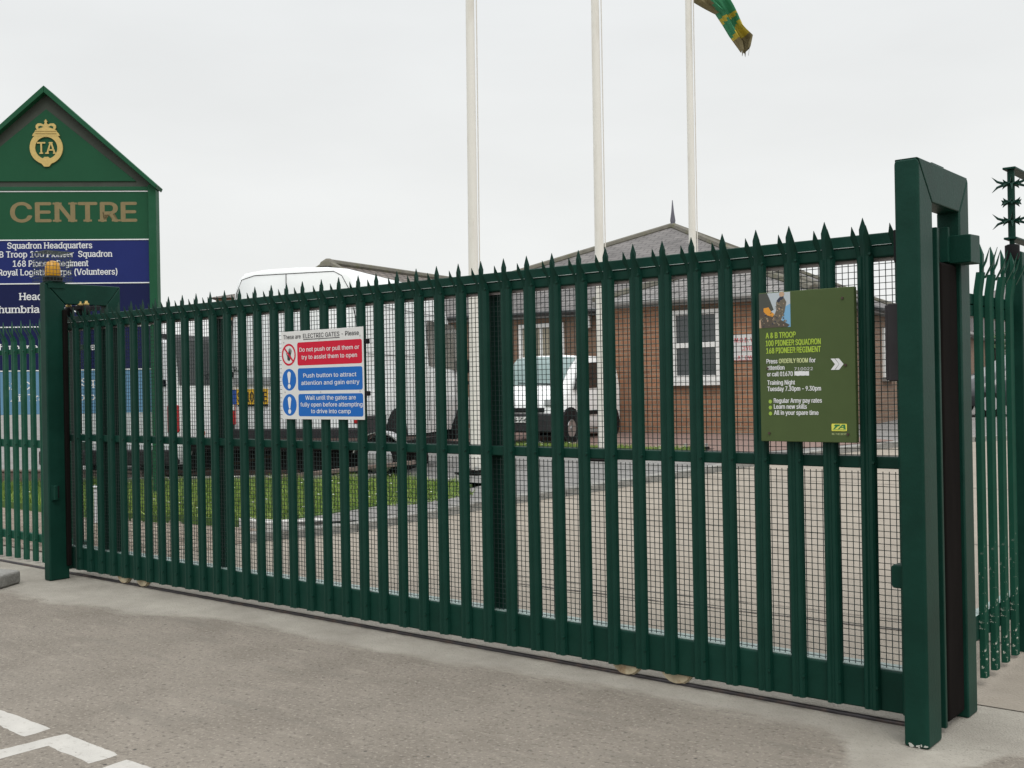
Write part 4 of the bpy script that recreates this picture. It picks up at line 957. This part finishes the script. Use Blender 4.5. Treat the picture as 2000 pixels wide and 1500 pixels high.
# ---------------------------------------------------------------- brick buildings
BRICK1 = brickmat('orange_brick', (.33,.162,.088), (.265,.128,.072), (.25,.195,.14), .225, .075, .010)
BRICK2 = brickmat('brown_brick', (.215,.13,.082), (.18,.108,.07), (.18,.145,.11), .225, .075, .010)
SLATE = brickmat('roof_slate', (.145,.135,.128), (.115,.108,.104), (.065,.06,.058), .28, .16, .012, bump=.8, var=.35)
SLATE2 = brickmat('pale_roof_slate', (.20,.19,.18), (.16,.152,.147), (.075,.07,.068), .28, .16, .012, bump=.8, var=.3)
TILE = brickmat('brown_roof_tile', (.15,.125,.105), (.12,.10,.085), (.04,.035,.03), .3, .20, .03, bump=1, var=.3)
RIDGE = mat('ridge_tile', (.12,.112,.09), .9, .3, 6, dirt=(.10,.10,.05), dscale=4); FASCIA = mat('fascia_grey', (.22,.215,.205), .7, .1, 4); GUTTER = mat('gutter_black', (.02,.02,.02), .5)
UPVC = mat('window_white', (.72,.72,.70), .4, .04, 4); PANE = mat('window_glass', (.035,.042,.045), .06, spec=.8); BLIND = mat('blind', (.33,.30,.23), .8, .1, 6)
bth = YAW-R(29)
bd = thing('brick_building', 'single storey brick building with a hipped slate roof and finial', 'building', (-11.406,12.942,.42), bth)
EZ = 2.36                                               # eaves height above the base
def wallbox(name, x0,x1,y0,y1,z1,m): return MB().box(x0,x1,y0,y1,-.1,z1).build(name, m, bd)
wallbox('main_wall', -4.535,5.15,0,10,EZ,BRICK2)
wallbox('projecting_wall', 1.72,5.14,-1.6,-.003,EZ-.003,BRICK1)
wallbox('wing_wall', -1.2,5.15,10.003,36,EZ-.003,BRICK2)
def hip(x0,x1,y0,y1,ze,ov,peak=None,ridge=None,m=SLATE,name='roof'):
    x0-=ov; x1+=ov; y0-=ov; y1+=ov; mb = MB()
    if peak: mb.add([(x0,y0,ze),(x1,y0,ze),(x1,y1,ze),(x0,y1,ze),peak], [(0,1,4),(1,2,4),(2,3,4),(3,0,4),(3,2,1,0)]); top = [peak]*4
    else:
        a, b = ridge; mb.add([(x0,y0,ze),(x1,y0,ze),(x1,y1,ze),(x0,y1,ze),a,b], [(0,1,4),(1,2,5,4),(2,3,5),(3,0,4,5),(3,2,1,0)]); top = [a,a,b,b]
    rf_ = mb.build(name, m, bd, smooth=False)
    q = MB(); cs_ = [(x0,y0,ze),(x1,y0,ze),(x1,y1,ze),(x0,y1,ze)]
    for c_, t_ in zip(cs_, top): q.tube([Vector(c_)+Vector((0,0,.0)), Vector(t_)+Vector((0,0,.0))], .085, 8)
    if not peak: q.tube([Vector(ridge[0])+Vector((0,0,.03)), Vector(ridge[1])+Vector((0,0,.03))], .10, 8)
    q.build('ridge_tiles', RIDGE, rf_)
    q = MB(); q.box(x0+.03,x1-.03,y0+.03,y1-.03,ze-.13,ze-.003); q.build('fascia', FASCIA, rf_)
    q = MB()
    for p in ([(x0,y0),(x1,y0)],[(x1,y0),(x1,y1)],[(x0,y0),(x0,y1)]): q.tube([(p[0][0],p[0][1],ze-.05),(p[1][0],p[1][1],ze-.05)], .05, 8)
    q.build('gutter', GUTTER if name == 'roof' else FASCIA, rf_)
    return rf_
r_ = hip(-4.535,5.15,0,10,EZ+.06,.22,peak=(.465,5,4.63))
q = MB(); q.lathe([(.08,0),(.09,.05),(.055,.08),(.065,.14),(.035,.34),(.008,.62)], (.465,5,4.62), 10); q.build('finial', mat('lead',(.10,.10,.12),.6,.2,8), r_)
hip(1.72,5.14,-1.6,2.4,EZ+.05,.20,ridge=((3.43,.1,3.12),(3.43,2.6,3.12)),m=SLATE2,name='projecting_roof')
hip(-1.2,5.15,10,36,EZ+.055,.2,ridge=((2.0,12.5,3.75),(2.0,33.5,3.75)),name='wing_roof')
def window(x0,x1,z0,z1,y,rot=0,bars=0,mid=.5,xx=None):
    """sash window on a front wall (facing -y) or, with xx set, on the right flank (facing +x)"""
    fw_ = .085; q = MB()
    def B(a0,a1,d0,d1,c0,c1):
        if xx is None: return q.box(a0,a1,y+d0,y+d1,c0,c1)
        return q.box(xx-d1,xx-d0,a0,a1,c0,c1)
    B(x0,x0+fw_,-.05,.03,z0,z1); B(x1-fw_,x1,-.05,.03,z0,z1); B(x0+fw_,x1-fw_,-.05,.03,z1-fw_,z1); B(x0+fw_,x1-fw_,-.07,.03,z0,z0+fw_)
    zm = z0+(z1-z0)*mid; B(x0+fw_,x1-fw_,-.045,.03,zm-.045,zm+.045); xm = (x0+x1)/2
    B(xm-.03,xm+.03,-.04,.03,z0+fw_,zm-.045); B(xm-.03,xm+.03,-.04,.03,zm+.045,z1-fw_)
    wf = q.build('window', UPVC, bd, bevel=.006)
    q = MB(); B(x0+fw_-.005,x1-fw_+.005,-.012,.02,z0+fw_-.005,z1-fw_+.005); q.build('pane', PANE, wf)
    if bars:
        q = MB()
        for i in range(bars): t_ = x0+fw_+(x1-x0-2*fw_)*(i+.5)/bars; B(t_-.022,t_+.022,-.022,-.014,z0+fw_,z1-fw_)
        q.build('blind', BLIND, wf)
    q = MB(); B(x0-.06,x1+.06,-.10,.02,z0-.085,z0-.004); q.build('sill', UPVC if xx is None else FASCIA, wf, bevel=.006)
    q = MB(); B(x0-.05,x1+.05,-.006,.02,z1+.004,z1+.10); q.build('lintel', BRICK2, wf)
    return wf
window(2.88,3.735,1.00,2.195,-1.6)
window(-.955,.05,.75,2.19,0,bars=16,mid=.28)
window(-3.6,-2.5,.9,2.15,0)
for a in (4.9,8.4,12.2,16.4,22.0,27.5): window(a,a+1.0,1.0,2.06,0,xx=5.15)
MB().box(.53,.64,-.10,0,2.05,2.32).build('alarm_box', UPVC, bd, bevel=.02)
sg = MB().box(3.945,4.62,-1.625,-1.603,1.315,1.745).build('wall_sign', SIGNW, bd, bevel=.003)
MB().box(3.944,4.621,-1.6262,-1.6252,1.32,1.325).build('sign_edge', SRED, sg)
write('lettering', mat('print_red',(.55,.05,.06),.5), sg, [("M.O.D. VE",3.985,1.615,.075,'L',.36,.015,0),("CIVIL",4.09,1.48,.075,'L',.20,.015,0),("TO",4.27,1.405,.06,'L',.09,.015,0),("AT OWN",4.03,1.335,.06,'L',.30,.015,0)], -1.6275)
q = MB(); q.tube([(1.66,-.06,0),(1.66,-.06,EZ)], .04, 8); q.tube([(5.20,-1.55,0),(5.20,-1.55,EZ)], .04, 8); q.build('downpipes', GUTTER, bd)

b2_ = thing('tiled_building', 'low building with a brown tiled ridge roof behind the panel van', 'building', (-9.39-.0,16.24,.45), bth)
# placed from its near ridge end
c_ = CAM.xy + rgt.xy*(-4.41)+Vector((-sin(YAW),cos(YAW)))*26.6
b2_.location = (c_.x, c_.y, .45)
MB().box(-2.0,3.2,-.8,9.0,-.1,2.4).build('wall', BRICK2, b2_)
q = MB(); q.add([(-2.25,-1.05,2.4),(3.5,-1.05,2.4),(3.5,9.3,2.4),(-2.25,9.3,2.4),(0,0,3.98),(0,6.6,3.98)], [(0,1,4),(1,2,5,4),(2,3,5),(3,0,4,5),(3,2,1,0)]); rr_ = q.build('roof', TILE, b2_, smooth=False)
q = MB(); q.tube([(0,-.05,4.0),(0,6.6,4.0)], .10, 8); q.tube([(3.5,-1.05,2.42),(0,0,4.0)], .09, 8); q.tube([(-2.25,-1.05,2.42),(0,0,4.0)], .09, 8); q.lathe([(.24,-.10),(.18,.02),(.06,.10)], (0,0,4.0), 10); q.build('ridge_tiles', RIDGE, rr_)

# far house left of the van, only its eaves corner shows
c_ = CAM.xy + rgt.xy*((440-1000)/2139*42)+Vector((-sin(YAW),cos(YAW)))*42
b3 = thing('brick_house', 'distant red brick house whose roof corner shows left of the van', 'house', (c_.x, c_.y, .5), YAW)
MB().box(-.30,5.5,0,7,0,4.42).build('wall', BRICK1, b3)
q = MB(); q.add([(-.55,-.3,4.43),(5.8,-.3,4.43),(5.8,7.3,4.43),(-.55,7.3,4.43),(2.6,3.5,5.3)], [(0,1,4),(1,2,4),(2,3,4),(3,0,4),(3,2,1,0)]); q.build('roof', TILE, b3, smooth=False)
q = MB(); q.box(.9,2.0,-.03,.02,2.4,3.7); wq = q.build('window', UPVC, b3); MB().box(1.0,1.9,-.045,-.031,2.5,3.6).build('pane', PANE, wq)

# ---------------------------------------------------------------- far right: wall, car, lamp post, tree
c_ = CAM.xy + rgt.xy*(.4565*42)+Vector((-sin(YAW),cos(YAW)))*42
sw = thing('rendered_house', 'grey rendered house far off behind the right fence', 'house', (c_.x, c_.y, .47), YAW)
MB().box(-.25,6,0,6,0,3.6).build('wall', mat('render_grey',(.30,.29,.28),.9,.2,3,bump=.3), sw)
MB().extY([(-.5,3.6),(6.3,3.6),(2.9,5.0)], -.3, 6.3).build('roof', SLATE, sw)
q = MB(); q.box(1,2.1,-.03,.02,1.2,2.5); wq = q.build('window', UPVC, sw); MB().box(1.1,2.0,-.045,-.031,1.3,2.4).build('pane', PANE, wq)
c_ = CAM.xy + rgt.xy*(.454*30)+Vector((-sin(YAW),cos(YAW)))*30
lp_ = thing('lamp_post', 'thin grey lamp post rising behind the right fence', 'lamp post', (c_.x, c_.y, .47))
MB().tube([(0,0,0),(0,0,1.2),(0,0,3.6)], [.07,.05,.035], 10).build('column', mat('lamp_grey',(.25,.26,.28),.5,metal=.4), lp_, ang=60)
MB().box(-.02,.02,-.02,.02,3.3,3.34).tube([(0,0,3.32),(rgt.x*.28,rgt.y*.28,3.32)], .03, 6).tube([(0,0,3.1),(rgt.x*.28,rgt.y*.28,3.1)], .02, 6).build('bracket_arm', MATS['lamp_grey'], lp_)
c_ = CAM.xy + rgt.xy*(.470*26)+Vector((-sin(YAW),cos(YAW)))*26
car = thing('parked_car', 'dark hatchback car parked far off behind the right fence', 'car', (c_.x, c_.y, .47), YAW+R(90))
CARP = mat('car_dark', (.02,.024,.028), .25, coat=.5)
def sec3(wd, y, zb, zt):
    ref = [(.5,0),(.92,0),(1,.2),(1,.5),(.93,.7),(.8,.95),(.5,1),(0,1)]; r_ = [(x*wd/2,y,zb+(zt-zb)*z) for x, z in ref]; return r_+[(-x,yy,z) for x,yy,z in r_[-2::-1]]
MB().loft([sec3(1.5,-2,.3,.8),sec3(1.7,-1.85,.25,.95),sec3(1.7,-1.2,.25,1.42),sec3(1.7,.3,.25,1.45),sec3(1.7,1.1,.25,.98),sec3(1.65,1.8,.25,.85),sec3(1.4,2,.3,.6)]).build('body', CARP, car, ang=50)
for s_ in (-1,1):
    q = MB(); q.add([(s_*.80,-1.2,.98),(s_*.82,.85,.96),(s_*.72,.25,1.36),(s_*.71,-1.1,1.36)], [(0,1,2,3)]); q.build('side_window', DGLASS, car, smooth=False)
    for y in (-1.25,1.25): wheel(car, s_*.76, y, .3, .3, .18)

def tree(name, label, loc, h, rad, seed, dense=900):
    rnd = random.Random(seed); t = thing(name, label, 'tree', loc)
    q = MB(); q.tube([(0,0,0),(.05,.02,h*.3),(.02,.08,h*.55),(.1,.05,h*.85)], [.13,.10,.07,.02], 8)
    for k in range(7):
        a = k*2.4; z = h*(.3+.07*k); q.tube([(0,0,z),(cos(a)*rad*.5,sin(a)*rad*.5,z+h*.12),(cos(a)*rad*.85,sin(a)*rad*.85,z+h*.16)], [.045,.03,.01], 6)
    q.build('trunk', mat('bark',(.07,.055,.04),.9,.3,8), t)
    q = MB(); cl = [(rnd.gauss(0,rad*.42),rnd.gauss(0,rad*.42),h*rnd.uniform(.35,.98),rnd.uniform(.25,.5)*rad) for _ in range(26)]
    for k in range(dense*4):
        cx,cy,cz_,cr = rnd.choice(cl); d = Vector((rnd.gauss(0,1),rnd.gauss(0,1),rnd.gauss(0,.8))).normalized()*cr*rnd.uniform(.5,1.05)
        p = Vector((cx,cy,cz_))+d; a = Vector((rnd.gauss(0,1),rnd.gauss(0,1),rnd.gauss(0,1))).normalized(); b = a.orthogonal().normalized(); s_ = rnd.uniform(.04,.09)
        q.add([p-a*s_, p+b*s_*.5, p+a*s_, p-b*s_*.5], [(0,1,2,3)], 0 if rnd.random() < .6 else 1)
    q.build('crown', [mat('leaf',(.035,.06,.022),.6,.3,3,spec=.3), mat('leaf_light',(.06,.10,.035),.6,.3,3,spec=.3)], t, smooth=False)
c_ = CAM.xy + rgt.xy*(.478*34)+Vector((-sin(YAW),cos(YAW)))*34
tree('dark_tree', 'dark green bushy tree at the far right beyond the fence', (c_.x, c_.y, .47), 2.6, 1.0, 3)
c_ = CAM.xy + rgt.xy*(-.52*46)+Vector((-sin(YAW),cos(YAW)))*46
